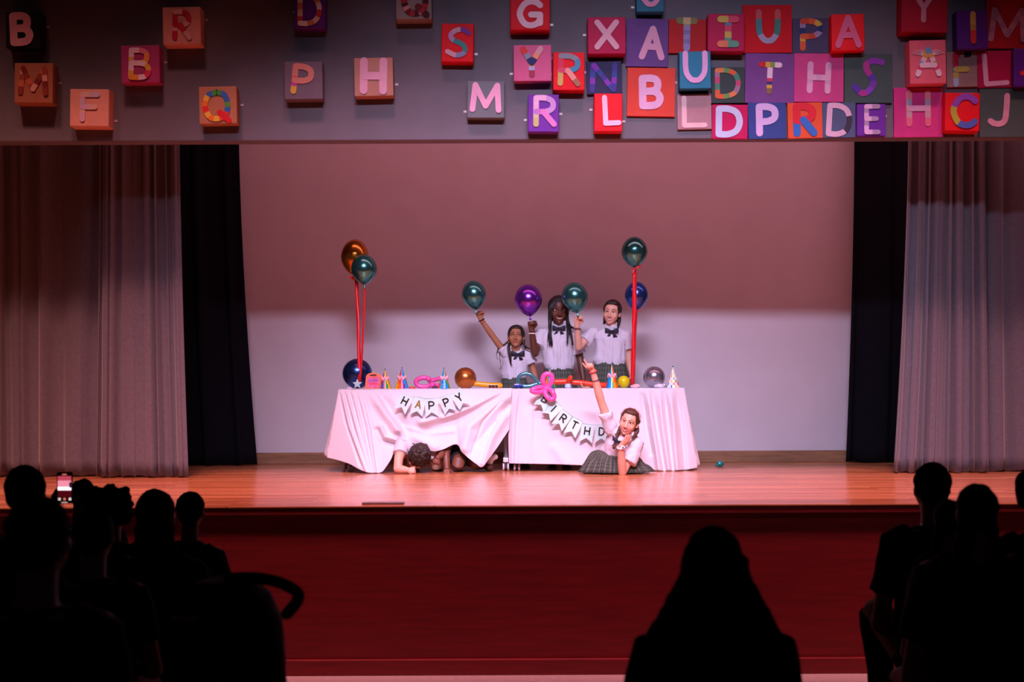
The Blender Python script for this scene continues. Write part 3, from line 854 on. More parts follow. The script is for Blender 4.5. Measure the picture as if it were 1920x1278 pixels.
# ---------------------------------------------------------------- balloons
def chrome(name, hexc, rough=.2, metal=.88): return M('balloon_' + name, hexc, rough, metal, var=.03, scale=6)
mat_rib = M('red_satin_ribbon', '#d8081c', .35, var=.06, sheen=.2)
def balloon(x0, y0, x1, y1, d, mat, label, tail=(0, -1), knot=True, round_=False, group='round balloons'):
    """balloon outline between those picture rows and columns; tail = direction of its neck in x, z"""
    t = Vector((tail[0], 0, tail[1])).normalized()
    cx, cy = (x0 + x1) / 2, (y0 + y1) / 2
    c = P(cx, cy, d)
    R = (x1 - x0) / 2 / F * d
    L = (y1 - y0) / 2 / F * d if not round_ else R
    up = -t
    sx = Vector((0, 1, 0)).cross(up).normalized()
    m = MB()
    rings = []
    nz = 22
    for i in range(1, nz):
        a = math.pi * i / nz
        s = math.cos(a)
        r = math.sin(a)
        if not round_ and s < 0:
            r *= 1 - .30 * (-s) ** 1.6
        rings.append((c + up * (L * s + (0.05 * L if not round_ else 0)), sx * R * r, Vector((0, 1, 0)) * R * r))
    m.loft(rings, 32)
    o = obj('balloon', m, mat, origin=c)
    e = c + t * L * .99
    k = MB(); k.tube([e - t * .004, e + t * .012, e + t * .022], [.007, .006, .012], 10); obj('knot', k, mat, o)
    tag(o, label, 'balloon', group)
    return o, e
def ribbon(parent, pts, wd, name='ribbon', mat=None):
    m = MB()
    pts = [Vector(p) for p in pts]
    n = len(pts)
    vv = []
    for i, p in enumerate(pts):
        tw = .3 * math.sin(i * .9)
        sv = Vector((math.cos(tw), math.sin(tw), 0)) * wd / 2
        vv += [p - sv, p + sv]
    m.add(vv, [(2 * i, 2 * i + 1, 2 * i + 3, 2 * i + 2) for i in range(n - 1)])
    return obj(name, m, mat or mat_rib, parent, True, normals=False, solid=.0015)
def line_pts(a, b, n, bow=(0, 0, 0)):
    a, b = Vector(a), Vector(b)
    return [a.lerp(b, i / n) + Vector(bow) * math.sin(math.pi * i / n) for i in range(n + 1)]
GREEN = chrome('green', '#4f9a94'); GOLD = chrome('gold', '#d08a34', .22); BLUE = chrome('blue', '#3f68bc'); PURP = chrome('purple', '#8c40c8')
NAVY = chrome('navy', '#3a528e', .25); SILV = chrome('silver', '#bcb8c4', .25); ORNG = chrome('copper', '#c8763a', .3, .8)
b1, e1 = balloon(639, 450, 691, 519, 13.32, GOLD, 'gold chrome balloon floating behind the green one at upper left', (-.05, -1))
star_p = P(671, 719, 13.15)
ribbon(b1, line_pts(P(668, 519, 13.31), P(674, 716, 13.16), 12, (.004, 0, 0)), .032)
b2, e2 = balloon(658, 478, 707, 535, 13.20, GREEN, 'green chrome balloon floating in front of the gold one at upper left', (.02, -1))
ribbon(b2, line_pts(P(684, 537, 13.2), P(675, 716, 13.17), 12, (.006, 0, 0)), .018)
m = MB()
for s in (-1, 1):
    m.tube([P(661, 519, 13.29), P(661 + s * 6, 521 + s * 2, 13.28), P(661, 522, 13.29)], .009, 8, flat=.4)
obj('bow', m, mat_rib, b1)
def sit(x0, x1, y0, d, mat, label, tail, round_=True):
    R = (x1 - x0) / 2
    return balloon(x0, 727.3 - 2 * R + (0 if round_ else 0), x1, 727.3, d, mat, label, tail, round_=round_)
balloon(642, 672, 698, 728, 13.30, NAVY, 'big navy balloon sitting on the left end of the table', (.7, -.4), round_=True)
balloon(852, 689.5, 893, 728, 13.2, ORNG, 'copper orange balloon sitting on the left table', (1, -.35), round_=True)
bG1, eG1 = balloon(866, 527, 912, 582, 13.5, GREEN, 'green chrome balloon held up by the smallest girl', (.12, -1))
bP, eP = balloon(965, 534, 1017, 594, 13.5, PURP, 'purple chrome balloon held up by the girl in the middle', (.1, -1))
bG2, eG2 = balloon(1053, 530, 1103, 588, 13.42, GREEN, 'green chrome balloon in front of the long-haired girl', (.16, -1))
b3, e3 = balloon(1165, 445, 1214, 503, 13.22, GREEN, 'green chrome balloon floating highest, at upper right', (0, -1))
ribbon(b3, line_pts(P(1190, 505, 13.22), P(1186, 722, 13.18), 16, (.004, 0, 0)), .04)
m = MB(); m.tube([P(1190, 503, 13.21), P(1196, 500, 13.2), P(1201, 499, 13.21)], .008, 8, flat=.4); m.tube([P(1190, 503, 13.21), P(1188, 508, 13.2), P(1187, 512, 13.2)], .01, 8, flat=.4)
obj('bow', m, mat_rib, b3)
b4, e4 = balloon(1171, 529, 1215, 583, 13.34, BLUE, 'blue chrome balloon floating behind the red ribbon at right', (-.05, -1))
ribbon(b4, line_pts(P(1193, 586, 13.34), P(1184, 722, 13.2), 12, (.003, 0, 0)), .022)
m = MB(); m.tube([P(1192, 585, 13.32), P(1197, 582, 13.3), P(1201, 580, 13.3)], .007, 8, flat=.4); obj('bow', m, mat_rib, b4)
balloon(1206, 686, 1247, 728, 13.25, SILV, 'silver balloon sitting on the right end of the table', (.8, -.6), round_=True)
balloon(1158, 703, 1181, 728, 13.1, M('balloon_yellow', '#d8cc10', .25, 0, var=.03, sub=.2), 'small yellow balloon beside a rainbow hat on the right table', (-1, -.5), round_=True)

mat_pinkb = M('balloon_pink', '#e858a8', .25, 0, var=.04, sub=.1)
mat_tealb = M('balloon_pale_teal', '#5f9aa6', .22, .6, var=.04)
mat_orgb = M('balloon_orange_red', '#e8401c', .25, 0, var=.04, sub=.1)
mat_yelb = M('balloon_amber', '#e8a010', .25, 0, var=.04, sub=.1)
def pxs(lst): return [P(*q) for q in lst]
def looped(pxpts, r, d_list=None, closed=False):
    return catmull([tuple(P(*q)) for q in pxpts], 6)
e = empty('twisted_balloon', P(1020, 728, 12.9))
m = MB(); pts = looped([(1021, 724, 12.88), (1018, 714, 12.86), (1020, 704, 12.86), (1027, 700.5, 12.86), (1034, 704, 12.86), (1035, 714, 12.86), (1030, 722, 12.87), (1025, 727, 12.87)], 0)
m.tube(pts, .023, 12); obj('loop', m, mat_pinkb, e)
m = MB(); pts = looped([(1022, 728, 12.84), (1012, 726, 12.82), (1001, 729, 12.80), (997, 732, 12.80), (1003, 735, 12.8), (1013, 735, 12.82), (1022, 731, 12.84)], 0)
m.tube(pts, .021, 12); obj('loop', m, mat_pinkb, e)
m = MB(); pts = looped([(1024, 729, 12.84), (1022, 736, 12.82), (1026, 744, 12.80), (1033, 748.5, 12.8), (1039, 745, 12.8), (1037, 736, 12.8), (1031, 730, 12.82), (1026, 728, 12.84)], 0)
m.tube(pts, .021, 12); obj('loop', m, mat_pinkb, e)
m = MB(); m.ell(P(1024, 727, 12.84), .02); obj('twist', m, mat_pinkb, e)
tag(e, 'bright pink twisted balloon flower hanging over the front table edge', 'balloon', 'twisted balloons')
e = empty('twisted_balloon', P(805, 727, 13.15))
m = MB(); pts = looped([(806, 722, 13.1), (796, 725, 13.1), (784, 722.5, 13.1), (780, 715, 13.1), (787, 709, 13.1), (798, 708, 13.1), (806, 713, 13.1)], 0); m.tube(pts, .021, 12); obj('loop', m, mat_pinkb, e)
m = MB(); m.tube(pxs([(806, 714, 13.1), (816, 711.5, 13.12), (828, 709, 13.14)]), .02, 12); obj('arm', m, mat_pinkb, e)
m = MB(); m.ell(P(803, 710, 13.08), .025); m.ell(P(811, 721, 13.06), .026); m.ell(P(820, 722, 13.08), .022); obj('twist', m, mat_pinkb, e)
tag(e, 'pink twisted balloon lying flat on the left table', 'balloon', 'twisted balloons')
e = empty('twisted_balloon', P(990, 727, 13.2))
m = MB(); pts = looped([(1016, 722, 13.2), (1006, 712, 13.2), (995, 702, 13.2), (983, 700, 13.2), (973, 706, 13.2), (971, 716, 13.2), (976, 722, 13.2), (990, 723.5, 13.2), (1004, 720, 13.2), (1014, 716, 13.2)], 0)
m.tube(pts, .0165, 12); obj('loop', m, mat_tealb, e)
m = MB(); m.ell(P(1012, 718, 13.18), .022); obj('twist', m, mat_tealb, e)
tag(e, 'pale teal balloon bent into a loop behind the table middle', 'balloon', 'twisted balloons')
e = empty('twisted_balloon', P(1075, 727, 13.2))
m = MB(); m.tube(pxs([(1038, 716, 13.2), (1055, 715, 13.2), (1067, 716, 13.2)]), .026, 12); m.tube(pxs([(1068, 716, 13.2), (1090, 717, 13.2), (1117, 721, 13.2), (1140, 722, 13.2)]), .023, 12); obj('tube', m, mat_orgb, e)
m = MB(); m.tube(pxs([(1066, 715, 13.16), (1070, 707, 13.14)]), .02, 12); obj('arm', m, mat_orgb, e)
tag(e, 'long orange red twisted balloon lying along the right table', 'balloon', 'twisted balloons')
e = empty('twisted_balloon', P(915, 727, 13.2))
m = MB(); m.tube(pxs([(890, 719, 13.2), (905, 720.5, 13.2), (922, 722, 13.2), (938, 722.5, 13.2)]), .024, 12); obj('tube', m, mat_yelb, e)
m = MB()
for x in (919, 925, 931): m.ell(P(x, 724, 13.06), .013)
obj('eye', m, M('print_dark_purple', '#3a1838', .4, var=.05), e)
tag(e, 'amber yellow long balloon with dark spots on the left table', 'balloon', 'twisted balloons')

# ---------------------------------------------------------------- party hats and small things
RAIN = ['#1c78d0', '#28a050', '#f0c020', '#f07018', '#e02830', '#8030a0', '#20a8d8']
CONF = ['#f4eef0', '#f0a020', '#f4eef0', '#30a040', '#e020a0', '#f4eef0', '#2880d0', '#f0d030']
def hat(cx, w_, top, d, label, cols, rot=0, band=True, confetti=False):
    r = w_ / 2 / F * d
    base = Vector((P(cx, 727, d).x, d, TOPZ + .003)); h = P(cx, top, d).z - base.z
    m = MB(); n = 28; rows = 8
    rr = random.Random(int(cx))
    for j in range(rows):
        for k in range(n):
            def pt(jj, kk):
                a = 2 * math.pi * kk / n; s = r * (1 - jj / rows) + .002
                return base + Vector((s * math.cos(a), s * math.sin(a), h * jj / rows))
            if confetti: mi = rr.randrange(len(cols)) if (j + k // 2) % 2 else 0
            else: mi = int(k / n * 14 + rot + (j * .25)) % len(cols)
            m.add([pt(j, k), pt(j, k + 1), pt(j + 1, k + 1), pt(j + 1, k)], [(0, 1, 2, 3)], mi)
    o = obj('party_hat', m, [M('hat_' + c.strip('#'), c, .3, var=.03) for c in cols], origin=base, smooth=False)
    if band:
        m = MB(); zb = .5
        for k in range(12):
            a = 2 * math.pi * k / 12; s = r * (1 - zb) + .003
            p = base + Vector((s * math.cos(a), s * math.sin(a), h * (zb + (.06 if k % 2 else 0)))); m.ell(p, (.012, .012, .016), n=8, m=6)
        obj('scalloped_band', m, M('hat_pink_print', '#f0b8c8', .4, var=.05), o)
    m = MB(); m.ell(base + Vector((0, 0, h)), .007, n=8, m=6); obj('tip', m, M('hat_tip_teal', '#2a90a0', .4, var=.05), o)
    tag(o, label, 'party hat', 'cone party hats on the tables')
hat(722, 24, 692, 13.05, 'rainbow cone hat next to the pink treat box', ['#28a050', '#f0c020', '#f07018', '#c8b8e8', '#f07018', '#2060c0', '#e04028'], 3)
hat(753.5, 26, 689, 13.05, 'rainbow striped cone hat standing alone, second from the left', RAIN, 1)
hat(833, 23, 690, 13.0, 'rainbow cone hat between the pink twisted balloon and the copper balloon', ['#1c78d0', '#1c90e0', '#28a050', '#f07018', '#e05a28', '#20a8d8'], 2)
hat(1031, 22, 690, 13.08, 'blue-tipped cone hat behind the pink balloon flower', ['#1c88d8', '#20a8d8', '#28a050', '#f0c020', '#f07018'], 0, band=False)
hat(1147.5, 24, 683, 13.03, 'tall rainbow cone hat beside the small yellow balloon', ['#1c78d0', '#20a0e0', '#20a060', '#f0a020', '#f06018', '#e83828'], 4)
hat(1262, 26, 687, 13.05, 'confetti cone hat at the right end of the table', CONF, 0, band=False, confetti=True)

# treat box with a handle hole
e = empty('treat_box', P(700, 727, 13.06))
c0 = P(684, 727, 13.02); c1 = P(715, 697, 13.02)
wd = c1.x - c0.x; z0 = TOPZ + .003; zt = P(700, 698, 13.02).z
m = MB(); prof = [(0, 0), (wd * .93, 0), (wd, (zt - z0) * .78), (wd * .82, (zt - z0) * .93), (wd * .5, zt - z0), (wd * .2, (zt - z0) * .93), (wd * .07, (zt - z0) * .8)]
vv = [(c0.x + x, 13.02, z0 + z) for x, z in prof] + [(c0.x + x, 13.075, z0 + z) for x, z in prof]; n = len(prof)
m.add(vv, [tuple(range(n)), tuple(range(2 * n - 1, n - 1, -1))] + [(i, n + i, n + (i + 1) % n, (i + 1) % n) for i in range(n)])
obj('carton', m, M('treat_box_orange', '#f07a50', .45, var=.25, scale=22), e, False, bevel=.003)
m = MB(); m.box((c0.x + wd * .16, 13.017, z0 + .012), (c0.x + wd * .86, 13.0195, z0 + (zt - z0) * .74)); obj('front_print', m, M('treat_box_pink', '#ee6a98', .45, var=.3, scale=30), e, False)
m = MB(); m.tube([(c0.x + wd * .36, 13.018, z0 + (zt - z0) * .84), (c0.x + wd * .66, 13.018, z0 + (zt - z0) * .84)], .007, 8, flat=.4); obj('handle_hole_shade', m, M('treat_box_hole_shade', '#5a3038', .7, var=.05), e)  # solid dark strip: the shade inside the hole is put into its colour
m = MB()
for i, zz in enumerate((.46, .26)):
    for k in range(7 - i):
        xk = c0.x + wd * (.24 + .085 * k + .03 * i); m.box((xk, 13.0155, z0 + (zt - z0) * zz), (xk + wd * .055, 13.0168, z0 + (zt - z0) * (zz + .1 + .03 * (k % 2))), i)
obj('print', m, [M('treat_box_print_violet', '#6a58c8', .5, var=.05), M('treat_box_print_red', '#e02a58', .5, var=.05)], e, False)
tag(e, 'orange and pink treat box with a handle on the left table', 'treat box')

m = MB(); star(m, (star_p.x, P(671, 719.5, 13.1).z), .047, 13.09, 13.115)
o = obj('star_weight', m, M('star_pale_mint', '#bcd6d6', .4, var=.05), smooth=False, bevel=.004); tag(o, 'pale mint star weight at the foot of the red ribbons', 'balloon weight')
e = empty('toy_car', P(972, 727, 13.05))
m = MB(); a = P(963, 727, 13.04).x; b = P(981, 727, 13.04).x; m.box((a, 13.04, TOPZ + .01), (b, 13.10, TOPZ + .035)); m.box((a + .015, 13.045, TOPZ + .03), (b - .03, 13.095, TOPZ + .045)); obj('body', m, M('toy_blue', '#1838a8', .3, var=.05), e, False, bevel=.006)
m = MB(); m.box((a + .005, 13.035, TOPZ + .034), (b - .035, 13.08, TOPZ + .042)); obj('roof', m, M('toy_white', '#e8d8e4', .4, var=.05), e, False, bevel=.003)
m = MB()
for x in (a + .02, b - .02): m.loft([((x, 13.036, TOPZ + .012), (.011, 0, 0), (0, 0, .011)), ((x, 13.104, TOPZ + .012), (.011, 0, 0), (0, 0, .011))], 14)
obj('wheel', m, M('toy_wheel', '#181820', .5, var=.05), e)
tag(e, 'small blue toy car with a white top on the table', 'toy car')
m = MB(); c = P(1065, 722.5, 13.05); m.loft([((c.x, 13.05, TOPZ + .002), (.024, 0, 0), (0, .024, 0)), ((c.x, 13.05, TOPZ + .02), (.03, 0, 0), (0, .03, 0)), ((c.x, 13.05, TOPZ + .04), (.022, 0, 0), (0, .022, 0)), ((c.x, 13.05, TOPZ + .044), (.01, 0, 0), (0, .01, 0))], 18)
o = obj('paper_cup', m, M('pale_blue_paper', '#c0d0e8', .5, var=.05)); tag(o, 'small pale blue cup in front of the orange balloon', 'cup')
m = MB(); m.tube(pxs([(1089, 718, 13.04), (1093, 725.5, 13.03), (1106, 726, 13.03)]), .006, 8)
o = obj('party_blower', m, M('tan_card', '#d8a070', .5, var=.1)); tag(o, 'thin tan party blower lying near the raised arm', 'party blower')
for (px, py, r, hx, lab, nm) in [(1192, 722, .03, '#e8b8c0', 'crumpled pale pink paper at the foot of the right ribbon', 'crumpled_paper'), (1236, 722, .03, '#e4dce8', 'crumpled white paper between the silver balloon and the confetti hat', 'crumpled_paper'), (815, 724, .02, '#4a3040', 'crumpled dark foil between the pink balloon and a hat', 'crumpled_foil'), (773, 724, .02, '#e04828', 'small crumpled orange paper next to the lone hat', 'crumpled_paper'), (655, 725, .018, '#d8c0dc', 'tiny crumpled lilac paper by the navy balloon', 'crumpled_paper')]:
    m = MB(); c = P(px, py, 13.04); c.z = TOPZ + r * .62
    m.ell(c, (r * 1.4, r, r * .6), n=22, m=14); me = m.mesh(nm)
    for v in me.vertices:
        k = noise.noise(v.co * 60) * .35 + noise.noise(v.co * 130) * .2
        dv = v.co - c; v.co = c + dv * (1 + k)
        v.co.z = max(v.co.z, TOPZ + .002)
    o = link(nm, me, M('scrap_' + hx.strip('#'), hx, .5, var=.1), smooth=False, origin=c); tag(o, lab, 'scrap')
# burst balloon on the floor
m = MB(); c = P(1350, 871, 13.5); c.z = STAGE + .026
m.ell(c, (.034, .03, .026), n=20, m=12); m.tube([c + Vector((-.03, -.01, -.01)), c + Vector((-.045, -.01, -.016))], [.012, .006], 8)
me = remesh(m, .004, 1, wrinkle=.006, wscale=40); o = link('balloon', me, M('balloon_scrap_teal', '#1a8a88', .25, .3, var=.05), origin=c); tag(o, 'shrunken teal balloon lying on the stage floor', 'balloon')

# ---------------------------------------------------------------- people
def skin(name, hexc): return M('skin_' + name, hexc, .5, var=.05, scale=30, sub=.12)
mat_shirt = M('white_school_shirt', '#cfcbd8', .8, var=.03, scale=30, sheen=.15, bump=.05, bscale=150)
mat_bow = M('dark_navy_bow', '#1c2030', .6, var=.08)
mat_plaid = plaid_material()
mat_hair_dark = M('hair_dark_brown', '#21140f', .42, var=.3, scale=60, stretch=(3, 3, .4), bump=.4, bscale=160)
mat_hair_black = M('hair_black', '#120c0c', .45, var=.3, scale=60, stretch=(3, 3, .4), bump=.4, bscale=160)
mat_hair_brown = M('hair_chestnut', '#4a2c1c', .42, var=.3, scale=60, stretch=(3, 3, .4), bump=.4, bscale=160)
mat_eyew = M('eye_white', '#e8e2e0', .3, var=0)
mat_iris = M('eye_iris', '#20120c', .25, var=0)
mat_lip = M('lips_rose', '#a8505a', .45, var=.05)
mat_teeth = M('teeth', '#f2ece6', .35, var=0)
mat_shoe = M('shoe_black', '#17151a', .4, var=.1)
mat_sock = M('sock_white', '#e8e4e8', .9, var=.05)

def head_matrix(c, H, yaw=0, pitch=0, roll=0):
    return Matrix.Translation(c) @ Matrix.Rotation(math.radians(yaw), 4, 'Z') @ Matrix.Rotation(math.radians(roll), 4, 'Y') @ Matrix.Rotation(math.radians(pitch), 4, 'X') @ Matrix.Scale(H, 4)

def add_head(mb, Mh):
    mb.ell((0, .06, .10), (.335, .41, .395), Mh, 28, 20)
    mb.ell((0, -.09, -.10), (.285, .285, .36), Mh, 28, 20)
    mb.ell((0, -.16, -.34), (.17, .16, .15), Mh, 18, 12)
    mb.ell((0, -.255, -.41), (.085, .075, .075), Mh, 14, 10)
    for s in (-1, 1):
        mb.ell((s * .165, -.235, -.13), (.11, .1, .12), Mh, 14, 10)
        mb.ell((s * .33, .05, -.06), (.045, .075, .115), Mh, 14, 10)
        mb.ell((s * .048, -.405, -.165), (.04, .04, .035), Mh, 10, 8)
    S = Mh.to_scale()[0]
    mb.tube([Mh @ Vector(p) for p in ((0, -.345, .06), (0, -.395, -.05), (0, -.43, -.14))], [.032 * S, .04 * S, .052 * S], 10)
    mb.tube([Mh @ Vector(p) for p in ((-.2, -.30, .085), (-.08, -.35, .095), (.08, -.35, .095), (.2, -.30, .085))], .035 * S, 10)

def face_features(me, Mh, smile=.3, teeth=False, eyes_closed=False, brow=None):
    """eyes, brows and lips laid on the face; material slots 1.. of the body"""
    bm = bmesh.new(); bm.from_mesh(me)
    bvh = BVHTree.FromBMesh(bm); bm.free()
    fwd = (Mh.to_3x3() @ Vector((0, -1, 0))).normalized()
    S = Mh.to_scale()[0]
    def on(x, z, out=0.0):
        o = Mh @ Vector((x, -1.2, z))
        hit = bvh.ray_cast(o, -fwd, 2 * S)
        p = hit[0] if hit[0] is not None else Mh @ Vector((x, -.36, z))
        return p + fwd * (out * S)
    f = MB()
    R3 = Mh.to_3x3().to_4x4()
    for s in (-1, 1):
        c = on(s * .135, .01, -.012)
        T = Matrix.Translation(c) @ R3
        if not eyes_closed:
            f.ell((0, 0, 0), (.062, .028, .030), T, 14, 10, 1)
            f.ell((0, -.014, 0), (.027, .02, .028), T, 12, 8, 2)
        f.tube([on(s * (.135 - .07), .012, .004), on(s * .1, .036, .012), on(s * .15, .038, .012), on(s * .205, .016, .004)], .010 * S, 8, 2)
        f.tube([on(s * .055, .105, .004), on(s * .12, .13, .006), on(s * .2, .115, .004), on(s * .235, .09, .002)], [.012 * S, .017 * S, .014 * S, .007 * S], 8, 3)
    k = smile * .06
    up = [on(-.125, -.265 + k, .0), on(-.06, -.257, .01), on(0, -.262, .014), on(.06, -.257, .01), on(.125, -.265 + k, .0)]
    lo = [on(-.125, -.268 + k, .0), on(-.06, -.30 - (.018 if teeth else 0), .012), on(0, -.308 - (.022 if teeth else 0), .015), on(.06, -.30 - (.018 if teeth else 0), .012), on(.125, -.268 + k, .0)]
    f.tube(up, [.008 * S, .017 * S, .016 * S, .017 * S, .008 * S], 8, 4)
    f.tube(lo, [.008 * S, .019 * S, .021 * S, .019 * S, .008 * S], 8, 4)
    if teeth:
        f.tube([on(-.095, -.274 + k * .6, .004), on(-.04, -.282, .014), on(.04, -.282, .014), on(.095, -.274 + k * .6, .004)], [.012 * S, .02 * S, .02 * S, .012 * S], 8, 5)
    merge_into(me, f)

def add_hand(mb, wrist, d, n, L=.15, pose='fist', thumb=1):
    """hand leaving wrist along d with palm normal n; thumb = +1 / -1 picks the side of the thumb"""
    w0 = Vector(wrist); d = Vector(d).normalized(); n = Vector(n)
    n = (n - d * n.dot(d)).normalized(); s = d.cross(n).normalized() * thumb
    mb.loft([(w0 - d * .02, s * .155 * L, n * .13 * L), (w0 + d * .10 * L, s * .19 * L, n * .12 * L), (w0 + d * .30 * L, s * .25 * L, n * .115 * L), (w0 + d * .47 * L, s * .25 * L, n * .10 * L), (w0 + d * .52 * L, s * .21 * L, n * .07 * L)], 14)
    curls = {'fist': [(70, 85, 55)] * 4, 'flat': [(4, 6, 5)] * 4, 'relaxed': [(25, 30, 20)] * 4, 'point': [(2, 2, 2), (75, 88, 55), (78, 88, 55), (80, 88, 55)], 'grip': [(45, 75, 50)] * 4, 'two': [(2, 2, 2), (35, 60, 30), (60, 80, 40), (65, 80, 40)]}[pose]
    lens = [.40, .45, .42, .33]
    for i in range(4):
        p = w0 + d * (.46 - .02 * abs(i - 1)) * L + s * (.185 - .122 * i) * L
        ang = 0; pts = [p - d * .05 * L, p]; rad = [.062 * L, .062 * L]
        fan = s * (.10 - .07 * i) * (.9 if pose in ('flat', 'point', 'two') else .2)
        for k, fr in enumerate((.45, .32, .23)):
            ang += math.radians(curls[i][k])
            dv = (d * math.cos(ang) + n * math.sin(ang) + fan).normalized()
            p = p + dv * lens[i] * fr * L
            pts.append(p); rad.append((.058, .052, .044)[k] * L)
        mb.tube(pts, rad, 10)
    p = w0 + d * .14 * L + s * .16 * L
    if pose in ('fist', 'grip'):
        q1 = p + (d * .65 + s * .45 + n * .55).normalized() * .24 * L; q2 = q1 + (d * .55 - s * .55 + n * .55).normalized() * .2 * L; q3 = q2 + (d * .2 - s * .9 + n * .2).normalized() * .14 * L
    else:
        q1 = p + (d * .7 + s * .7 + n * .15).normalized() * .24 * L; q2 = q1 + (d * .9 + s * .35 + n * .1).normalized() * .19 * L; q3 = q2 + (d * .95 + s * .15 + n * .1).normalized() * .14 * L
    mb.tube([p - s * .05 * L, p, q1, q2, q3], [.08 * L, .085 * L, .068 * L, .06 * L, .048 * L], 10)

def limb(mb, pts, rads, n=14):
    """smooth tapering limb through its joints"""
    P4 = [tuple(p) + (r,) for p, r in zip(pts, rads)]
    c = catmull(P4, 6)
    mb.tube([q[:3] for q in c], [q[3] for q in c], n)

LIPS = {'skin_deep': '#6a3430', 'skin_tan': '#a05a50', 'skin_brown': '#6a3a34', 'skin_fair': '#c8706c', 'skin_light': '#cc7670'}
def body_obj(name, me, skin_mat, hair_mat, parent):
    lip = M('lips_' + skin_mat.name, LIPS[skin_mat.name], .45, var=.05)
    return link(name, me, [skin_mat, mat_eyew, mat_iris, hair_mat, lip, mat_teeth], parent)

def bow_tie(c, wpx, parent, tilt=0, fwd=Vector((0, -1, 0)), s=1.0):
    m = MB()
    T = Matrix.Translation(c) @ Matrix.Rotation(math.radians(tilt), 4, 'Y') @ Matrix.Scale(s, 4)
    for k in (-1, 1):
        m.loft([(T @ Vector((k * .006, 0, 0)), (0, 0, .010 * s), (0, .008 * s, 0)), (T @ Vector((k * .030, -.006, .006)), (0, 0, .020 * s), (0, .012 * s, 0)), (T @ Vector((k * .058, 0, .010)), (0, 0, .024 * s), (0, .007 * s, 0)), (T @ Vector((k * .063, .002, .009)), (0, 0, .02 * s), (0, .003 * s, 0))], 14)
        m.loft([(T @ Vector((k * .004, -.001, -.004)), (.007 * s, 0, 0), (0, .004 * s, 0)), (T @ Vector((k * .020, -.004, -.026)), (.013 * s, 0, 0), (0, .005 * s, 0)), (T @ Vector((k * .034, -.001, -.052)), (.018 * s, 0, .006 * s), (0, .003 * s, 0))], 12)
    m.ell((0, -.008, 0), (.012, .010, .014), T, 12, 8)
    return obj('bow_tie', m, mat_bow, parent)

def collar(c, r, parent, s=1.0):
    m = MB()
    for k in (-1, 1):
        a = Vector((c.x + k * .004, c.y - r * 1.12, c.z - .004)); b = Vector((c.x + k * r * 1.05, c.y - r * .2, c.z + .022)); e = Vector((c.x + k * r * .95, c.y - r * .95, c.z - .026)); g = Vector((c.x + k * r * 1.3, c.y - r * .1, c.z - .008))
        off = Vector((0, -.007, -.002))
        m.add([a, b, g, e, a + off, b + off, g + off, e + off], [(0, 1, 2, 3), (7, 6, 5, 4), (0, 4, 5, 1), (1, 5, 6, 2), (2, 6, 7, 3), (3, 7, 4, 0)])
    m.loft([(c + Vector((0, .004, -.012)), (r * 1.08, 0, 0), (0, r * 1.05, 0)), (c + Vector((0, .004, .024)), (r, 0, 0), (0, r * .96, 0)), (c + Vector((0, .004, .02)), (r * .9, 0, 0), (0, r * .86, 0)), (c + Vector((0, .004, -.01)), (r * .9, 0, 0), (0, r * .86, 0))], 24, caps=False)
    return obj('collar', m, mat_shirt, parent, False, bevel=.002)

def skirt(cw, rx, ry, hem_c, hx, hy, parent, pleats=26, depth=.012):
    m = MB()
    def fn(u, v):
        a = 2 * math.pi * u
        pl = (abs(((u * pleats) % 1) - .5) * 2 - .5) * depth * (.25 + v)
        c = Vector(cw).lerp(Vector(hem_c), v)
        e = v ** .8
        return c + Vector(((lerp(rx, hx, e) + pl) * math.cos(a), (lerp(ry, hy, e) + pl) * math.sin(a), 0))
    m.grid(fn, pleats * 6, 14, uvs=True)
    o = obj('skirt', m, mat_plaid, parent, normals=False, solid=.004)
    m = MB(); m.loft([(Vector(cw) + Vector((0, 0, -.012)), (rx * 1.02, 0, 0), (0, ry * 1.02, 0)), (Vector(cw) + Vector((0, 0, .014)), (rx * 1.0, 0, 0), (0, ry * 1.0, 0))], 32, caps=False)
    return o

def bracelet(c, axis, r, mat, parent, t=.005, name='bracelet'):
    axis = Vector(axis).normalized(); a = axis.orthogonal().normalized(); b = axis.cross(a)
    m = MB(); n = 20; pts = [Vector(c) + a * r * math.cos(2 * math.pi * k / n) + b * r * math.sin(2 * math.pi * k / n) for k in range(n + 1)]
    m.tube(pts, t, 8, cap='none'); return obj(name, m, mat, parent)

def shoes(px1, px2, d, parent, mat=mat_shoe):
    for px in (px1, px2):
        x = P(px, 870, d).x
        m = MB(); m.ell((x, d - .05, STAGE + .03), (.042, .10, .028), n=16, m=10); m.ell((x, d + .02, STAGE + .045), (.038, .05, .04), n=16, m=10); m.box((x - .042, d - .145, STAGE + .001), (x + .042, d + .06, STAGE + .016))
        me = remesh(m, .005, 2); link('shoe', me, mat, parent)

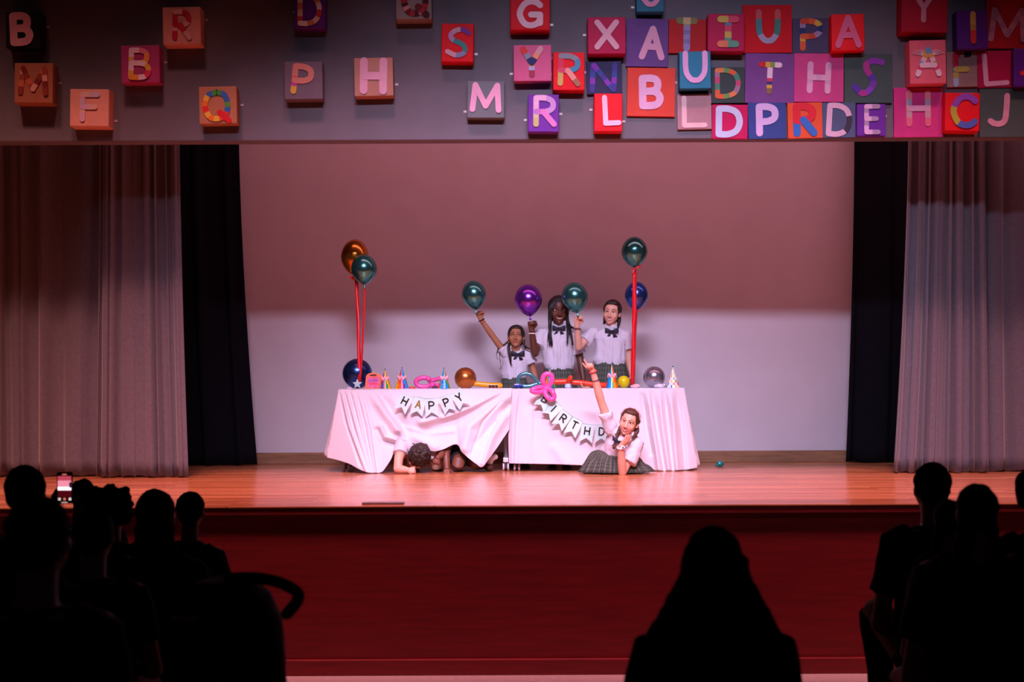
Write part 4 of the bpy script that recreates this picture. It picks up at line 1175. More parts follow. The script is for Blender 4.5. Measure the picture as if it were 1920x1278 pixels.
def girl(d, s, head_px, H_px, yaw, pitch, roll, neck_px, waist_px, waist_r, shL, elL, wrL, shR, elR, wrR, skin_mat, hair_mat, label, shirt_w, handL, handR, sleeveL=.55, sleeveR=.55, bow_px=None, bow_s=1.0, smile=.3, teeth=False, eyes_closed=False, feet=None, wrinkle_seed=0, arm_r=1.0):
    e = empty('person', (P(waist_px[0], 728, d).x, d, STAGE))
    hc = P(head_px[0], head_px[1], d - .03); H = H_px / F * d
    Mh = head_matrix(hc, H, yaw, pitch, roll)
    nk = P(neck_px[0], neck_px[1], d); wc = P(waist_px[0], waist_px[1], d)
    pL, pR = P(*shL), P(*shR)
    def Q(t): return P(*t)
    body = MB(); add_head(body, Mh)
    limb(body, [Mh @ Vector((0, .06, -.22)), Mh @ Vector((0, .07, -.45)), nk + Vector((0, .005, -.03))], [.05 * s, .047 * s, .056 * s])
    ax = (pR - pL); sw = ax.length / 2; mid = (pL + pR) / 2; axn = ax.normalized()
    bk = Vector((0, 1, 0))
    hipz = wc.z - .16 * s
    rings = [(Vector((wc.x, d, hipz - .08)), .12 * s, .09 * s), (Vector((wc.x, d, hipz)), .135 * s, .1 * s), (wc, waist_r * .85, .075 * s), (wc.lerp(nk, .45), waist_r * .95, .085 * s), (mid + Vector((0, 0, -.03)), sw * .85, .08 * s), (mid + Vector((0, .0, .012)), sw * .7, .06 * s), (nk, .055 * s, .05 * s)]
    body.loft([(c, Vector((1, 0, 0)) * a, bk * b) for c, a, b in rings], 24)
    fz = STAGE + .05
    for k in (-1, 1):
        hx = wc.x + k * .07 * s
        fx = P(feet[0 if k < 0 else 1], 870, d - .12).x
        limb(body, [(hx, d, hipz - .05), (lerp(hx, fx, .5), d - .03, lerp(hipz, fz, .5)), (lerp(hx, fx, .8), d - .05, lerp(hipz, fz, .75)), (fx, d - .1, fz)], [.075 * s, .055 * s, .05 * s, .032 * s])
    r = arm_r
    for (sh, el, wr, hd) in ((pL, Q(elL), Q(wrL), handL), (pR, Q(elR), Q(wrR), handR)):
        limb(body, [sh, sh.lerp(el, .5), el], [.040 * s * r, .040 * s * r, .036 * s * r])
        limb(body, [el, el.lerp(wr, .35), wr], [.036 * s * r, .036 * s * r, .024 * s * r])
        dv, nv, pose, th, L = hd
        add_hand(body, wr, dv, nv, L, pose, th)
    me = remesh(body, .0042, 3)
    face_features(me, Mh, smile, teeth, eyes_closed)
    body_obj('body', me, skin_mat, hair_mat, e)
    # shirt
    sm = MB()
    ww = shirt_w
    rings = [(wc + Vector((0, 0, -.03)), waist_r * 1.02, .092 * s), (wc + Vector((0, 0, .025)), waist_r * 1.2, .105 * s), (wc.lerp(nk, .35), waist_r * ww, .11 * s), (wc.lerp(nk, .65), waist_r * (ww + .02), .108 * s), (mid + Vector((0, 0, -.045)), sw * .98, .1 * s), (mid + Vector((0, 0, .0)), sw * .95, .078 * s), (mid.lerp(nk, .55) + Vector((0, 0, .01)), sw * .62, .066 * s), (nk + Vector((0, .003, -.004)), .062 * s, .058 * s)]
    sm.loft([(c, Vector((1, 0, 0)) * a, bk * b) for c, a, b in rings], 30)
    for (sh, el, fr) in ((pL, Q(elL), sleeveL), (pR, Q(elR), sleeveR)):
        inn = sh.lerp(mid, .25)
        endp = sh.lerp(el, fr)
        sm.tube([inn, sh, sh.lerp(el, fr * .5), endp], [.052 * s, .057 * s, .061 * s, .067 * s], 18, cap='none')
    me = remesh(sm, .0065, 3, wrinkle=.013 * s, wscale=10, wstretch=(1.7, 1, .6), seed=wrinkle_seed)
    sh_o = link('shirt', me, mat_shirt, e)
    # button placket
    m = MB(); pts = []
    bm = bmesh.new(); bm.from_mesh(me); bvh = BVHTree.FromBMesh(bm); bm.free()
    a0, a1 = nk + Vector((0, 0, -.03)), wc
    for k in range(9):
        q = a0.lerp(a1, k / 8); h = bvh.ray_cast(Vector((q.x, d - .6, q.z)), Vector((0, 1, 0)))
        if h[0]: pts.append(h[0] + Vector((0, -.001, 0)))
    if len(pts) > 2:
        m.tube(pts, .012 * s, 8, side=(1, 0, 0), flat=.2); obj('placket', m, mat_shirt, sh_o)
    collar(nk + Vector((0, -.002, .0)), .057 * s, e)
    h = bvh.ray_cast(P(bow_px[0], bow_px[1], d - .6), Vector((0, 1, 0)))
    bc = (h[0] if h[0] else P(bow_px[0], bow_px[1], d - .1)) + Vector((0, -.01, 0))
    bow_tie(P(bow_px[0], bow_px[1], bc.y), 0, e, s=bow_s)
    skirt(wc + Vector((0, 0, .0)), waist_r * 1.0, .088 * s, Vector((wc.x, d, wc.z - .42 * s)), waist_r * 1.75, .155 * s, e)
    shoes(feet[0], feet[1], d - .12, e)
    tag(e, label, 'person', 'people')
    return e, Mh, H, nk

def hair_cap(mb, Mh, back=.05, low=-.12, big=1.0, forehead=.30):
    """hair shell over crown, back and sides of the head, open at the face"""
    mb.ell((0, .115, .13), (.385 * big, .43 * big, .415 * big), Mh, 30, 20)
    mb.ell((0, .22, -.08), (.34 * big, .29 * big, .36 * big), Mh, 24, 16)
    mb.ell((0, .0, .355), (.29 * big, .30, .15 * big), Mh, 24, 16)

def strand(mb, pts, r0, r1, n=8):
    c = catmull([tuple(p) for p in pts], 6); k = len(c) - 1
    mb.tube(c, [lerp(r0, r1, i / k) for i in range(k + 1)], n)

def hair_obj(mb, mat, parent, voxel=.005, wrinkle=.003, extra=None, name='hair'):
    me = remesh(mb, voxel, 2, wrinkle=wrinkle, wscale=60, wstretch=(1, 1, .25))
    if extra is not None: merge_into(me, extra)
    return link(name, me, mat, parent)

SK1, SK2, SK3, SK4, SK5 = skin('tan', '#a5704f'), skin('deep', '#5c3424'), skin('fair', '#d9a58c'), skin('light', '#dca58e'), skin('brown', '#6e4230')
UP, FWD = Vector((0, 0, 1)), Vector((0, -1, 0))
DG = 13.67
# --- the smallest girl, arm stretched out with a green balloon
e, Mh, H, nk = girl(DG, .86, (967.5, 631), 43, -4, -8, 2, (968, 657), (964, 706), .102, (947, 661, DG), (926, 633, DG - .03), (901, 597.5, DG - .06), (990, 664, DG), (999, 690, DG + .02), (1006, 716, DG - .06), SK1, mat_hair_dark,
    'small girl with long dark bunches stretching one arm out to a green balloon', 1.12, ((Vector((-.25, -.1, 1))), FWD + Vector((.4, 0, 0)), 'fist', 1, .135), (Vector((.2, -.3, -1)), Vector((-1, 0, 0)), 'relaxed', 1, .125), .34, .6, (971, 664), 1.0, .1, False, True, (962, 985), 1, .92)
hb = MB(); hair_cap(hb, Mh)
x = MB()
for (pts, r0) in [([(955, 640, DG - .05), (953, 652, DG - .1), (955, 668, DG - .12), (957, 680, DG - .12), (961, 685, DG - .12)], .013), ([(956, 640, DG - .04), (955, 655, DG - .11), (958, 672, DG - .13), (958, 684, DG - .12)], .011), ([(957, 636, DG), (947, 645, DG - .02), (936, 652, DG - .03), (931, 664, DG - .04), (933, 674, DG - .04)], .012), ([(956, 638, DG), (945, 648, DG - .02), (937, 660, DG - .04), (939, 690, DG - .03), (935, 689, DG - .03)], .005), ([(981, 636, DG - .02), (983, 647, DG - .05), (991, 653, DG - .08), (994, 655, DG - .06)], .016), ([(981, 640, DG), (984, 650, DG), (988, 664, DG + .06)], .014)]:
    strand(hb, pxs(pts), r0, .004)
hair_obj(hb, mat_hair_dark, e)
for px in ((953.5, 641), (981, 641)):
    m = MB(); m.ell(P(px[0], px[1], DG - .08), .006, n=10, m=8); obj('earring', m, M('gold_metal', '#e0b050', .25, 1, var=.03), e)
bracelet(P(903, 600, DG - .06), P(904, 600, DG) - P(910, 610, DG), .027, M('band_black', '#241a22', .6, var=.1), e)
bracelet(P(905, 604, DG - .058), P(904, 600, DG) - P(910, 610, DG), .028, M('band_orange', '#d07850', .6, var=.1), e, .003)

# --- the tall girl in the middle with long braids
e, Mh, H, nk = girl(DG, 1.0, (1048, 582), 52, 3, 2, 2, (1048, 611), (1047, 688), .122, (1014, 625, DG), (1003, 662, DG - .09), (997, 619, DG - .14), (1077, 627, DG), (1087, 668, DG + .02), (1094, 711, DG - .04), SK2, mat_hair_black,
    'tall girl with long black braids and a bow tie, holding up a purple balloon', 1.22, (Vector((-.05, -.1, 1)), FWD + Vector((.6, 0, 0)), 'fist', 1, .16), (Vector((.1, -.3, -1)), Vector((-1, 0, 0)), 'relaxed', 1, .145), .66, .86, (1048, 616), .95, .5, True, False, (1035, 1062), 2, .96)
hb = MB(); hair_cap(hb, Mh, big=1.04)
rr = random.Random(5)
for k in range(26):
    sgn = -1 if k % 2 else 1
    t = rr.random()
    x0 = 1048 + sgn * rr.uniform(10, 17); dz = rr.uniform(-.06, .05)
    if sgn < 0: end = (rr.uniform(1026, 1037), rr.uniform(640, 652))
    else: end = (rr.uniform(1062, 1076), rr.uniform(640, 658))
    strand(hb, pxs([(1048 + sgn * rr.uniform(2, 8), 558 + rr.random() * 2, DG - .02), (x0, 572, DG - .05 + dz), (x0 + sgn * 3, 600, DG - .06 + dz), (lerp(x0, end[0], .6) + sgn * 2, 625, DG - .12 + dz * .3), (end[0], end[1], DG - .13 + dz * .3)]), .0085, .003, 7)
for pts in ([(1066, 600, DG - .05), (1072, 612, DG - .1), (1084, 614, DG - .1), (1092, 622, DG - .08)], [(1066, 602, DG - .05), (1074, 616, DG - .1), (1088, 618, DG - .1), (1095, 626, DG - .06)]):
    strand(hb, pxs(pts), .006, .003, 7)
hair_obj(hb, mat_hair_black, e, .0048)
bracelet(P(998, 625, DG - .135), (0, 0, 1), .031, M('band_white', '#e8dcd8', .5, var=.1), e, .006)
bracelet(P(997.5, 621, DG - .14), (0, 0, 1), .029, M('band_brown', '#6a3a30', .5, var=.1), e, .003)

# --- the girl at the right with her hair tied back
D3 = DG - .02
e, Mh, H, nk = girl(D3, .97, (1147, 585.5), 46, -14, 2, 7, (1147, 613), (1144, 679), .132, (1112, 624, D3), (1085, 651, D3 - .1), (1082, 610, D3 - .17), (1173, 626, D3), (1178, 660, D3 + .02), (1181, 694, D3 - .03), SK3, mat_hair_dark,
    'smiling girl with dark hair tied back, holding a green balloon with one hand', 1.12, (Vector((.12, -.1, 1)), FWD + Vector((.5, 0, 0)), 'grip', 1, .155), (Vector((.1, -.3, -1)), Vector((-1, 0, 0)), 'relaxed', 1, .145), .62, .82, (1147, 621), 1.0, .8, True, False, (1132, 1158), 3, .95)
hb = MB(); hair_cap(hb, Mh, big=.985)
for (pts, r0) in [([(1160, 590, D3 + .02), (1161, 600, D3 + .01), (1160, 608, D3 - .02), (1159, 613, D3 - .04)], .024), ([(1136, 592, D3 + .06), (1134, 602, D3 + .05), (1133, 606, D3 + .02)], .02), ([(1161, 588, D3), (1165, 600, D3 - .02), (1164, 620, D3 - .09), (1170, 636, D3 - .12), (1172, 648, D3 - .12)], .003)]:
    strand(hb, pxs(pts), r0, .003 if r0 < .01 else .012)
hair_obj(hb, mat_hair_dark, e)
bracelet(P(1082.2, 616, D3 - .168), (0, 0, 1), .029, M('band_dark_red', '#5a2028', .6, var=.1), e, .004)

# --- the girl lying in front of the table
D4 = 12.46
e = empty('person', (P(1160, 885, D4).x, D4, STAGE))
Mh = head_matrix(P(1179.5, 790.5, 12.36), 51 / F * 12.36, -16, 4, 17)
nk = P(1171, 822, 12.42)
shL, elL, wrL = P(1147, 806, 12.45), P(1127, 752, 12.38), P(1111, 694, 12.30)
shR, elR, wrR = P(1193, 830, 12.44), P(1167, 886, 12.36), P(1164, 836, 12.26)
hip = P(1150, 866, 12.60); hip.z = STAGE + .11
mid = (shL + shR) / 2
body = MB(); add_head(body, Mh)
limb(body, [Mh @ Vector((0, .06, -.22)), Mh @ Vector((0, .08, -.46)), nk], [.048, .046, .054])
ax = (shR - shL) / 2; up_t = (mid - hip).normalized(); axn = ax.normalized(); bk = axn.cross(up_t).normalized()
body.loft([(hip, axn * .12, bk * .085), (hip.lerp(mid, .4), axn * .105, bk * .08), (hip.lerp(mid, .8), axn * .115, bk * .08), (mid, axn * .10, bk * .065), (nk, axn * .05, bk * .05)], 24)
for k in (-1, 1):   # legs run back beneath the table
    limb(body, [hip + axn * k * .06 + Vector((0, .03, -.02)), Vector((hip.x + k * .07, 12.95, STAGE + .06)), Vector((hip.x - .02 + k * .08, 13.15, STAGE + .055)), Vector((hip.x - .03 + k * .09, 13.40, STAGE + .045))], [.075, .055, .045, .032])
limb(body, [shL, shL.lerp(elL, .5), elL], [.042, .038, .033]); limb(body, [elL, elL.lerp(wrL, .35), wrL], [.033, .034, .022])
add_hand(body, wrL, P(1102, 676, 12.26) - wrL, FWD + Vector((-.9, 0, .2)), .135, 'point', -1)
limb(body, [shR, shR.lerp(elR, .5), elR], [.044, .04, .034]); limb(body, [elR, elR.lerp(wrR, .4), wrR], [.034, .036, .024])
add_hand(body, wrR, P(1186, 811, 12.24) - wrR, Vector((-.35, .75, .6)), .135, 'flat', -1)
me = remesh(body, .0042, 3); face_features(me, Mh, .9, True); body_obj('body', me, SK4, mat_hair_brown, e)
sm = MB()
sm.loft([(hip.lerp(mid, .02), axn * .125, bk * .10), (hip.lerp(mid, .3), axn * .14, bk * .105), (hip.lerp(mid, .7), axn * .135, bk * .10), (mid, axn * .115, bk * .085), (mid.lerp(nk, .55), axn * .09, bk * .07), (nk - up_t * .012, axn * .058, bk * .056)], 28)
sm.tube([mid.lerp(shL, .6), shL, shL.lerp(elL, .36), shL.lerp(elL, .62)], [.06, .062, .058, .062], 18, cap='none')
sm.tube([mid.lerp(shR, .6), shR, shR.lerp(elR, .35), shR.lerp(elR, .66)], [.064, .072, .076, .080], 18, cap='none')
me = remesh(sm, .006, 2, wrinkle=.010, wscale=14, wstretch=(1.3, 1, .9), seed=4); link('shirt', me, mat_shirt, e)
collar(P(1170, 822, 12.39), .05, e)
bow_tie(P(1160, 828, 12.31), 0, e, tilt=25, s=.95)
# skirt fanned out over the floor
m = MB()
ctr = Vector((hip.x, hip.y - .02, STAGE))
def fsk(u, v):
    a = 2 * math.pi * u
    pl = (abs(((u * 22) % 1) - .5) * 2 - .5)
    lx = P(1089, 885, 12.5).x - ctr.x; rx_ = P(1226, 885, 12.5).x - ctr.x
    X = (rx_ if math.cos(a) > 0 else -lx) * math.cos(a)
    Y = .20 * math.sin(a)
    hgt = lerp(.185, .15, .5 + .5 * math.cos(a)) * (1 - v ** 1.5) ** .9 + .012 + .010 * pl * v * (1 - .8 * v)
    sx = lerp(.13 * math.cos(a), X, v); sy = lerp(.10 * math.sin(a), Y, v)
    wob = (.018 * math.sin(a * 5) + .012 * math.sin(a * 11 + 1)) * v
    return Vector((ctr.x + sx * (1 + .05 * pl * v) + wob, ctr.y + sy * (1 + .06 * pl * v), STAGE + max(.008, hgt + .035 * noise.noise(Vector((sx * 9 + 2, sy * 9, 0))) * v * (1 - v) * 4 + .02 * noise.noise(Vector((sx * 22, sy * 22, 5))) * v * (1 - v) * 4)))
m.grid(fsk, 22 * 8, 18, uvs=True); obj('skirt', m, mat_plaid, e, normals=False, solid=.004)
hb = MB(); hair_cap(hb, Mh, big=.98)
for (pts, r0) in [([(1193, 800, 12.42), (1194, 808, 12.38), (1190, 816, 12.36), (1187, 820, 12.35)], .026), ([(1163, 800, 12.43), (1158, 812, 12.38), (1155, 826, 12.33), (1151, 838, 12.30)], .013), ([(1195, 788, 12.42), (1200, 793, 12.42), (1205, 790, 12.42)], .003)]:
    strand(hb, pxs(pts), r0, .003 if r0 < .01 else .010)
for k in range(6):
    t = k / 5; hb.ell(P(lerp(1162, 1151, t), lerp(803, 838, t), lerp(12.41, 12.30, t)), (.015, .013, .018), n=10, m=8)
hair_obj(hb, mat_hair_brown, e)
m = MB(); m.tube([Mh @ Vector(p) for p in ((-.37, .0, .2), (-.29, -.0, .4), (-.12, -.0, .525), (.1, .0, .535), (.29, .0, .42), (.38, .0, .2))], .006, 8); obj('hair_band', m, M('hair_band_pink', '#d8a8b4', .4, var=.05), e)
wd_ = (elR - wrR).normalized()
bracelet(wrR + wd_ * .012, wd_, .028, M('watch_strap_white', '#ecdce4', .5, var=.05), e, .008, 'watch_strap')
m = MB(); m.ell(wrR + wd_ * .012 + Vector((.012, -.032, 0)), (.016, .008, .016), n=16, m=10); obj('watch_case', m, M('watch_case_white', '#f0e4ea', .3, var=.03), e)
m = MB(); m.ell(wrR + wd_ * .012 + Vector((.014, -.039, 0)), (.007, .003, .009), n=12, m=8); obj('watch_dial', m, M('watch_dial_dark', '#40304a', .3, var=.03), e)
bd = (elL - wrL).normalized()
bracelet(wrL + bd * .01, bd, .028, M('band_coral', '#e04848', .5, var=.05), e, .007); bracelet(wrL + bd * .085, bd, .034, M('band_black2', '#2a1a20', .5, var=.05), e, .003)
tag(e, 'girl lying in front of the table, chin on one hand, other arm raised', 'person', 'people')

# --- boy under the left cloth with his head on the floor
e = empty('person', (P(785, 882, 12.75).x, 12.75, STAGE))
Mh = head_matrix(P(783, 856, 12.74), .205, 18, 62, 25)
Mh.translation.z = STAGE + .125
body = MB(); add_head(body, Mh)
sh1, el1, wr1 = P(752, 836, 12.78), P(746, 880, 12.66), P(764, 883, 12.62)
el1.z = STAGE + .04; wr1.z = STAGE + .032
tor0 = P(788, 840, 12.88); tor0.z = STAGE + .17; tor1 = P(800, 840, 13.25); tor1.z = STAGE + .30
limb(body, [Mh @ Vector((0, .05, -.2)), tor0], [.05, .06])
body.loft([(tor0, (.13, 0, 0), (0, 0, .08)), (tor0.lerp(tor1, .5), (.13, 0, 0), (0, 0, .10)), (tor1, (.13, 0, 0), (0, 0, .12))], 20)
limb(body, [tor0 + Vector((-.12, 0, 0)), sh1.lerp(el1, .4), el1], [.05, .042, .036]); limb(body, [el1, el1.lerp(wr1, .4), wr1], [.038, .036, .026])
add_hand(body, wr1, Vector((1, -.15, .02)), Vector((.1, .8, -.5)), .125, 'fist', -1)
for k in (-1, 1):
    limb(body, [tor1 + Vector((k * .08, .02, -.05)), Vector((tor1.x + k * .1, 12.98, STAGE + .075)), Vector((tor1.x + k * .1, 13.2, STAGE + .06)), Vector((tor1.x + k * .1, 13.46, STAGE + .04))], [.08, .06, .048, .03])
me = remesh(body, .0045, 3); face_features(me, Mh, .2); body_obj('body', me, SK4, mat_hair_dark, e)
sm = MB(); sm.loft([(tor0 + Vector((0, -.03, 0)), (.14, 0, 0), (0, 0, .09)), (tor0.lerp(tor1, .5), (.145, 0, 0), (0, 0, .115)), (tor1, (.15, 0, 0), (0, 0, .13))], 22)
sm.tube([tor0 + Vector((-.06, 0, 0)), tor0.lerp(sh1, .7), sh1, sh1.lerp(el1, .32)], [.06, .065, .068, .064], 16, cap='none')
me = remesh(sm, .006, 2, wrinkle=.007, wscale=14, seed=6); link('shirt', me, mat_shirt, e)
hb = MB(); hair_cap(hb, Mh, big=1.2)
hm = remesh(hb, .005, 1, wrinkle=.012, wscale=32, seed=2); link('hair', hm, mat_hair_dark, e)
tag(e, 'child in a white shirt under the left cloth with head down on the floor', 'person', 'people')

# --- second child crouching under the left cloth
e = empty('person', (P(860, 880, 12.9).x, 12.9, STAGE))
Mh = head_matrix(P(838, 800, 13.12), .20, 0, 40, 0); Mh.translation.z = STAGE + .46
mat_short = M('navy_shorts', '#171826', .8, var=.1)
body = MB(); add_head(body, Mh)
sh1 = P(826, 830, 13.02); sh2 = P(862, 828, 13.02); sh1.z = sh2.z = STAGE + .36
hips = Vector((P(868, 850, 13.3).x, 13.34, STAGE + .24))
md = (sh1 + sh2) / 2
limb(body, [Mh @ Vector((0, .05, -.2)), md + Vector((0, .02, .02))], [.046, .055])
body.loft([(md, (.12, 0, 0), (0, .03, .07)), (md.lerp(hips, .5), (.12, 0, 0), (0, .03, .09)), (hips, (.13, 0, 0), (0, .03, .1))], 20)
a1, a2 = P(836, 852, 12.86), P(838, 880, 12.80); a2.z = STAGE + .03
limb(body, [sh1 + Vector((.03, 0, -.03)), a1, a2], [.045, .036, .026]); add_hand(body, a2, Vector((0, -1, -.25)), Vector((0, -.2, -1)), .12, 'relaxed', 1)
f1, f2 = P(828, 848, 12.84), P(821, 858, 12.76)
limb(body, [sh1 + Vector((-.02, 0, -.02)), f1, f2], [.04, .032, .024]); add_hand(body, f2, Vector((-.25, -.3, -1)), Vector((0, -1, .2)), .12, 'fist', 1)
k1 = P(859, 872, 12.86); k1.z = STAGE + .07; k2 = P(893, 872, 12.92); k2.z = STAGE + .07
for kk, ft in ((k1, (862, 13.25)), (k2, (915, 13.02))):
    fx = P(ft[0], 870, ft[1]); fx.z = STAGE + .045
    limb(body, [hips + Vector((-.03, 0, -.02)), hips.lerp(kk, .6), kk, kk.lerp(fx, .6) + Vector((0, 0, .01)), fx], [.075, .062, .055, .045, .032])
me = remesh(body, .0046, 3); face_features(me, Mh, .2); body_obj('body', me, SK5, mat_hair_black, e)
sm = MB(); sm.loft([(md, (.13, 0, 0), (0, .03, .08)), (md.lerp(hips, .5), (.13, 0, 0), (0, .03, .10)), (hips.lerp(md, .2), (.135, 0, 0), (0, .03, .105))], 20); sm.tube([md, sh1, sh1.lerp(a1, .3)], [.055, .055, .052], 14, cap='none')
link('shirt', remesh(sm, .007, 2, wrinkle=.006, wscale=14), mat_shirt, e)
sm = MB(); sm.ell(hips, (.14, .13, .12)); sm.tube([hips, hips.lerp(k1, .5), hips.lerp(k1, .82)], [.10, .085, .078], 16, cap='none'); sm.tube([hips, hips.lerp(k2, .5), hips.lerp(k2, .85)], [.10, .085, .076], 16, cap='none')
link('shorts', remesh(sm, .007, 2, wrinkle=.006, wscale=14), mat_short, e)
hb = MB(); hair_cap(hb, Mh); hair_obj(hb, mat_hair_black, e)
tf = P(917, 872, 12.98)
m = MB(); m.tube([P(917, 866, 12.98), P(921, 858, 12.97), P(927, 856, 12.97)], [.03, .036, .03], 14); link('sock', remesh(m, .005, 1, wrinkle=.005, wscale=30), mat_sock, e)
m = MB(); m.ell((tf.x, 12.97, STAGE + .034), (.04, .085, .033)); m.ell((tf.x, 13.02, STAGE + .06), (.036, .04, .045)); link('shoe', remesh(m, .005, 2), M('shoe_brown', '#5a3226', .45, var=.15), e)
tag(e, 'child in dark shorts crouching under the bunched left cloth', 'person', 'people')

# ---------------------------------------------------------------- audience
mat_a_skin = M('audience_skin', '#8a5a48', .55, var=.05)
def sil_mat(n, h): return M('audience_' + n, h, .9, var=.1, spec=.15)
def audience(head, wpx, d, label, hairkind, shirt='#1a181c', hair='#0c0a0b', sh_w=.19, sh_drop=.16, lean=0, yaw=180, sc=1.0, knee=None, hpx=None, hair_len=.28, legs=True):
    """seated spectator seen from behind; head = picture position of the head's middle"""
    hc = P(head[0], head[1], d)
    e = empty('person', (hc.x, d, 0))
    H = wpx / F * d / .72
    Mh = head_matrix(hc, H, yaw, 4, 0)
    b = MB(); add_head(b, Mh)
    nk = hc + Vector((lean * .02, -.03, -.57 * H))
    ms = nk + Vector((lean * .03, -.01, -.05))
    limb(b, [Mh @ Vector((0, .05, -.2)), nk, ms + Vector((0, 0, -.03))], [.055 * sc, .055 * sc, .06 * sc])
    seat_z = max(.25, min(.46, hc.z - .78 * sc)) if legs else .3
    hp = Vector((hc.x + lean * .05, d - .02, seat_z + .09))
    b.loft([(hp, (.15 * sc, 0, 0), (0, .11 * sc, 0)), (hp.lerp(ms, .5), (.14 * sc, 0, 0), (0, .10 * sc, 0)), (ms, (sh_w * .7, 0, 0), (0, .07 * sc, 0))], 18)
    kn = []
    for s in (-1, 1):
        k = Vector((hp.x + s * .12, d + .42 * sc, seat_z + .06)) if (knee is None or s > 0) else Vector(knee)
        f = Vector((k.x, k.y + .03, .05)) if (knee is None or s > 0) else Vector((k.x + .06, k.y - .02, .05))
        limb(b, [hp + Vector((s * .08, .03, 0)), hp.lerp(k, .6) + Vector((s * .03, 0, .01)), k, k.lerp(f, .5), f, f + Vector((0, .12, -.02))], [.085 * sc, .075 * sc, .062 * sc, .052 * sc, .04 * sc, .03 * sc]); kn.append((k, f))
        sh = ms + Vector((s * sh_w * .9, 0, -.05)); el = Vector((sh.x + s * .05, d + .04, lerp(sh.z, hp.z, .72))); wr = Vector((hp.x + s * .08, d + .27, hp.z + .10))
        limb(b, [sh, sh.lerp(el, .5), el], [.05 * sc, .045 * sc, .04 * sc]); limb(b, [el, el.lerp(wr, .5), wr], [.04 * sc, .036 * sc, .028 * sc]); add_hand(b, wr, Vector((-s * .3, 1, -.1)), Vector((0, 0, -1)), .16 * sc, 'relaxed', s)
    me = remesh(b, .011, 2); body = link('body', me, mat_a_skin, e)
    t = MB()
    t.loft([(hp + Vector((0, 0, -.06)), (.17 * sc, 0, 0), (0, .13 * sc, 0)), (hp.lerp(ms, .45), (.175 * sc, 0, 0), (0, .13 * sc, 0)), (ms + Vector((0, 0, -.10)), (sh_w * 1.02, 0, 0), (0, .11 * sc, 0)), (ms + Vector((0, 0, -.03)), (sh_w * .86, 0, 0), (0, .085 * sc, 0)), (nk + Vector((0, 0, -.035)), (.075 * sc, 0, 0), (0, .07 * sc, 0))], 24)
    for s in (-1, 1):
        sh = ms + Vector((s * sh_w * .9, 0, -.05)); el = Vector((sh.x + s * .05, d + .04, lerp(sh.z, hp.z, .72)))
        t.tube([sh.lerp(ms, .4), sh, sh.lerp(el, .6)], [.062 * sc, .066 * sc, .07 * sc], 16, cap='none')
    link('shirt', remesh(t, .012, 3, wrinkle=.01, wscale=7, seed=int(head[0])), sil_mat('cloth_' + shirt.strip('#'), shirt), e)
    t = MB(); t.ell(hp, (.175 * sc, .14 * sc, .11 * sc))
    for k, f in kn: t.tube([hp + Vector(((1 if k.x > hp.x else -1) * .07, .02, 0)), hp.lerp(k, .6), k, k.lerp(f, .5), k.lerp(f, .9)], [.095 * sc, .088 * sc, .075 * sc, .066 * sc, .056 * sc], 16, cap='round')
    link('trousers', remesh(t, .012, 3, wrinkle=.008, wscale=8, seed=int(head[1])), sil_mat('denim', '#2b2430'), e)
    h = MB(); hm = sil_mat('hair_' + hair.strip('#'), hair)
    h.ell((0, .10, .12), (.365, .42, .40), Mh, 26, 18); h.ell((0, .22, -.05), (.31, .24, .30), Mh, 22, 14)
    wr_, ws = .006, 30
    if hairkind == 'curly':
        h.ell((0, .12, .06), (.52, .52, .52), Mh, 26, 18); wr_, ws = .03, 26
    elif hairkind == 'long':
        S = H
        for (dx, dy, dz, r) in ((0, .12, -.30, .38), (0, .14, -.65, .45), (0, .13, -1.0, .53), (0, .12, -1.35, .58)):
            if -dz * H > hair_len + .12: break
            c = hc + Vector((dx * S, -dy * S, dz * S)); h.ell(c, (r * S, .24 * S, .42 * S), n=22, m=14)
    elif hairkind == 'spread':
        for (py, xl_, xr_, dp) in ((1040, 1276, 1396, .12), (1075, 1272, 1404, .13), (1105, 1256, 1420, .14), (1150, 1231, 1445, .15), (1195, 1203, 1468, .16), (1240, 1200, 1488, .17), (1300, 1206, 1512, .17)):
            p0, p1 = P(xl_, py, d), P(xr_, py, d)
            if py == 1040: rg = []
            rg.append(((p0 + p1) / 2 + Vector((0, -.03, 0)), Vector(((p1.x - p0.x) / 2, 0, 0)), Vector((0, dp, 0))))
        h.loft(rg, 28)
    elif hairkind == 'tail':
        pts = [hc + Vector((.01, -.42 * H, .05 * H)), hc + Vector((.03, -.58 * H, -.25 * H)), hc + Vector((.05, -.52 * H, -.8 * H)), hc + Vector((.05, -.45 * H, -1.35 * H))]
        strand(h, pts, .045, .02, 12)
    hair_o = link('hair', remesh(h, .009, 2, wrinkle=wr_, wscale=ws), hm, e)
    tag(e, label, 'person', 'people')
    return e, hc, H, ms

# left side
audience((75, 1012), 118, 3.95, 'spectator in the left foreground with rounded shoulders, nearest the camera', 'short', shirt='#3a3038', sh_w=.19)
eph, hph, Hph, msph = audience((50, 925), 74, 6.5, 'spectator with smooth round hair at far left, beside the raised phone', 'short')
audience((157, 930), 46, 7.6, 'spectator whose small head shows just right of the phone', 'short', sc=.9)
audience((208, 955), 58, 7.15, 'spectator with a curly mop of hair at left', 'curly')
audience((178, 1005), 74, 5.9, 'spectator with a rounded head below the curly hair', 'short', sc=.95)
audience((293, 968), 72, 6.6, 'spectator with long loose hair at left, between other heads', 'long', hair_len=.34)
audience((358, 958), 52, 7.35, 'child spectator at the right end of the left group', 'short', shirt='#4a3040', sc=.78, sh_w=.145)
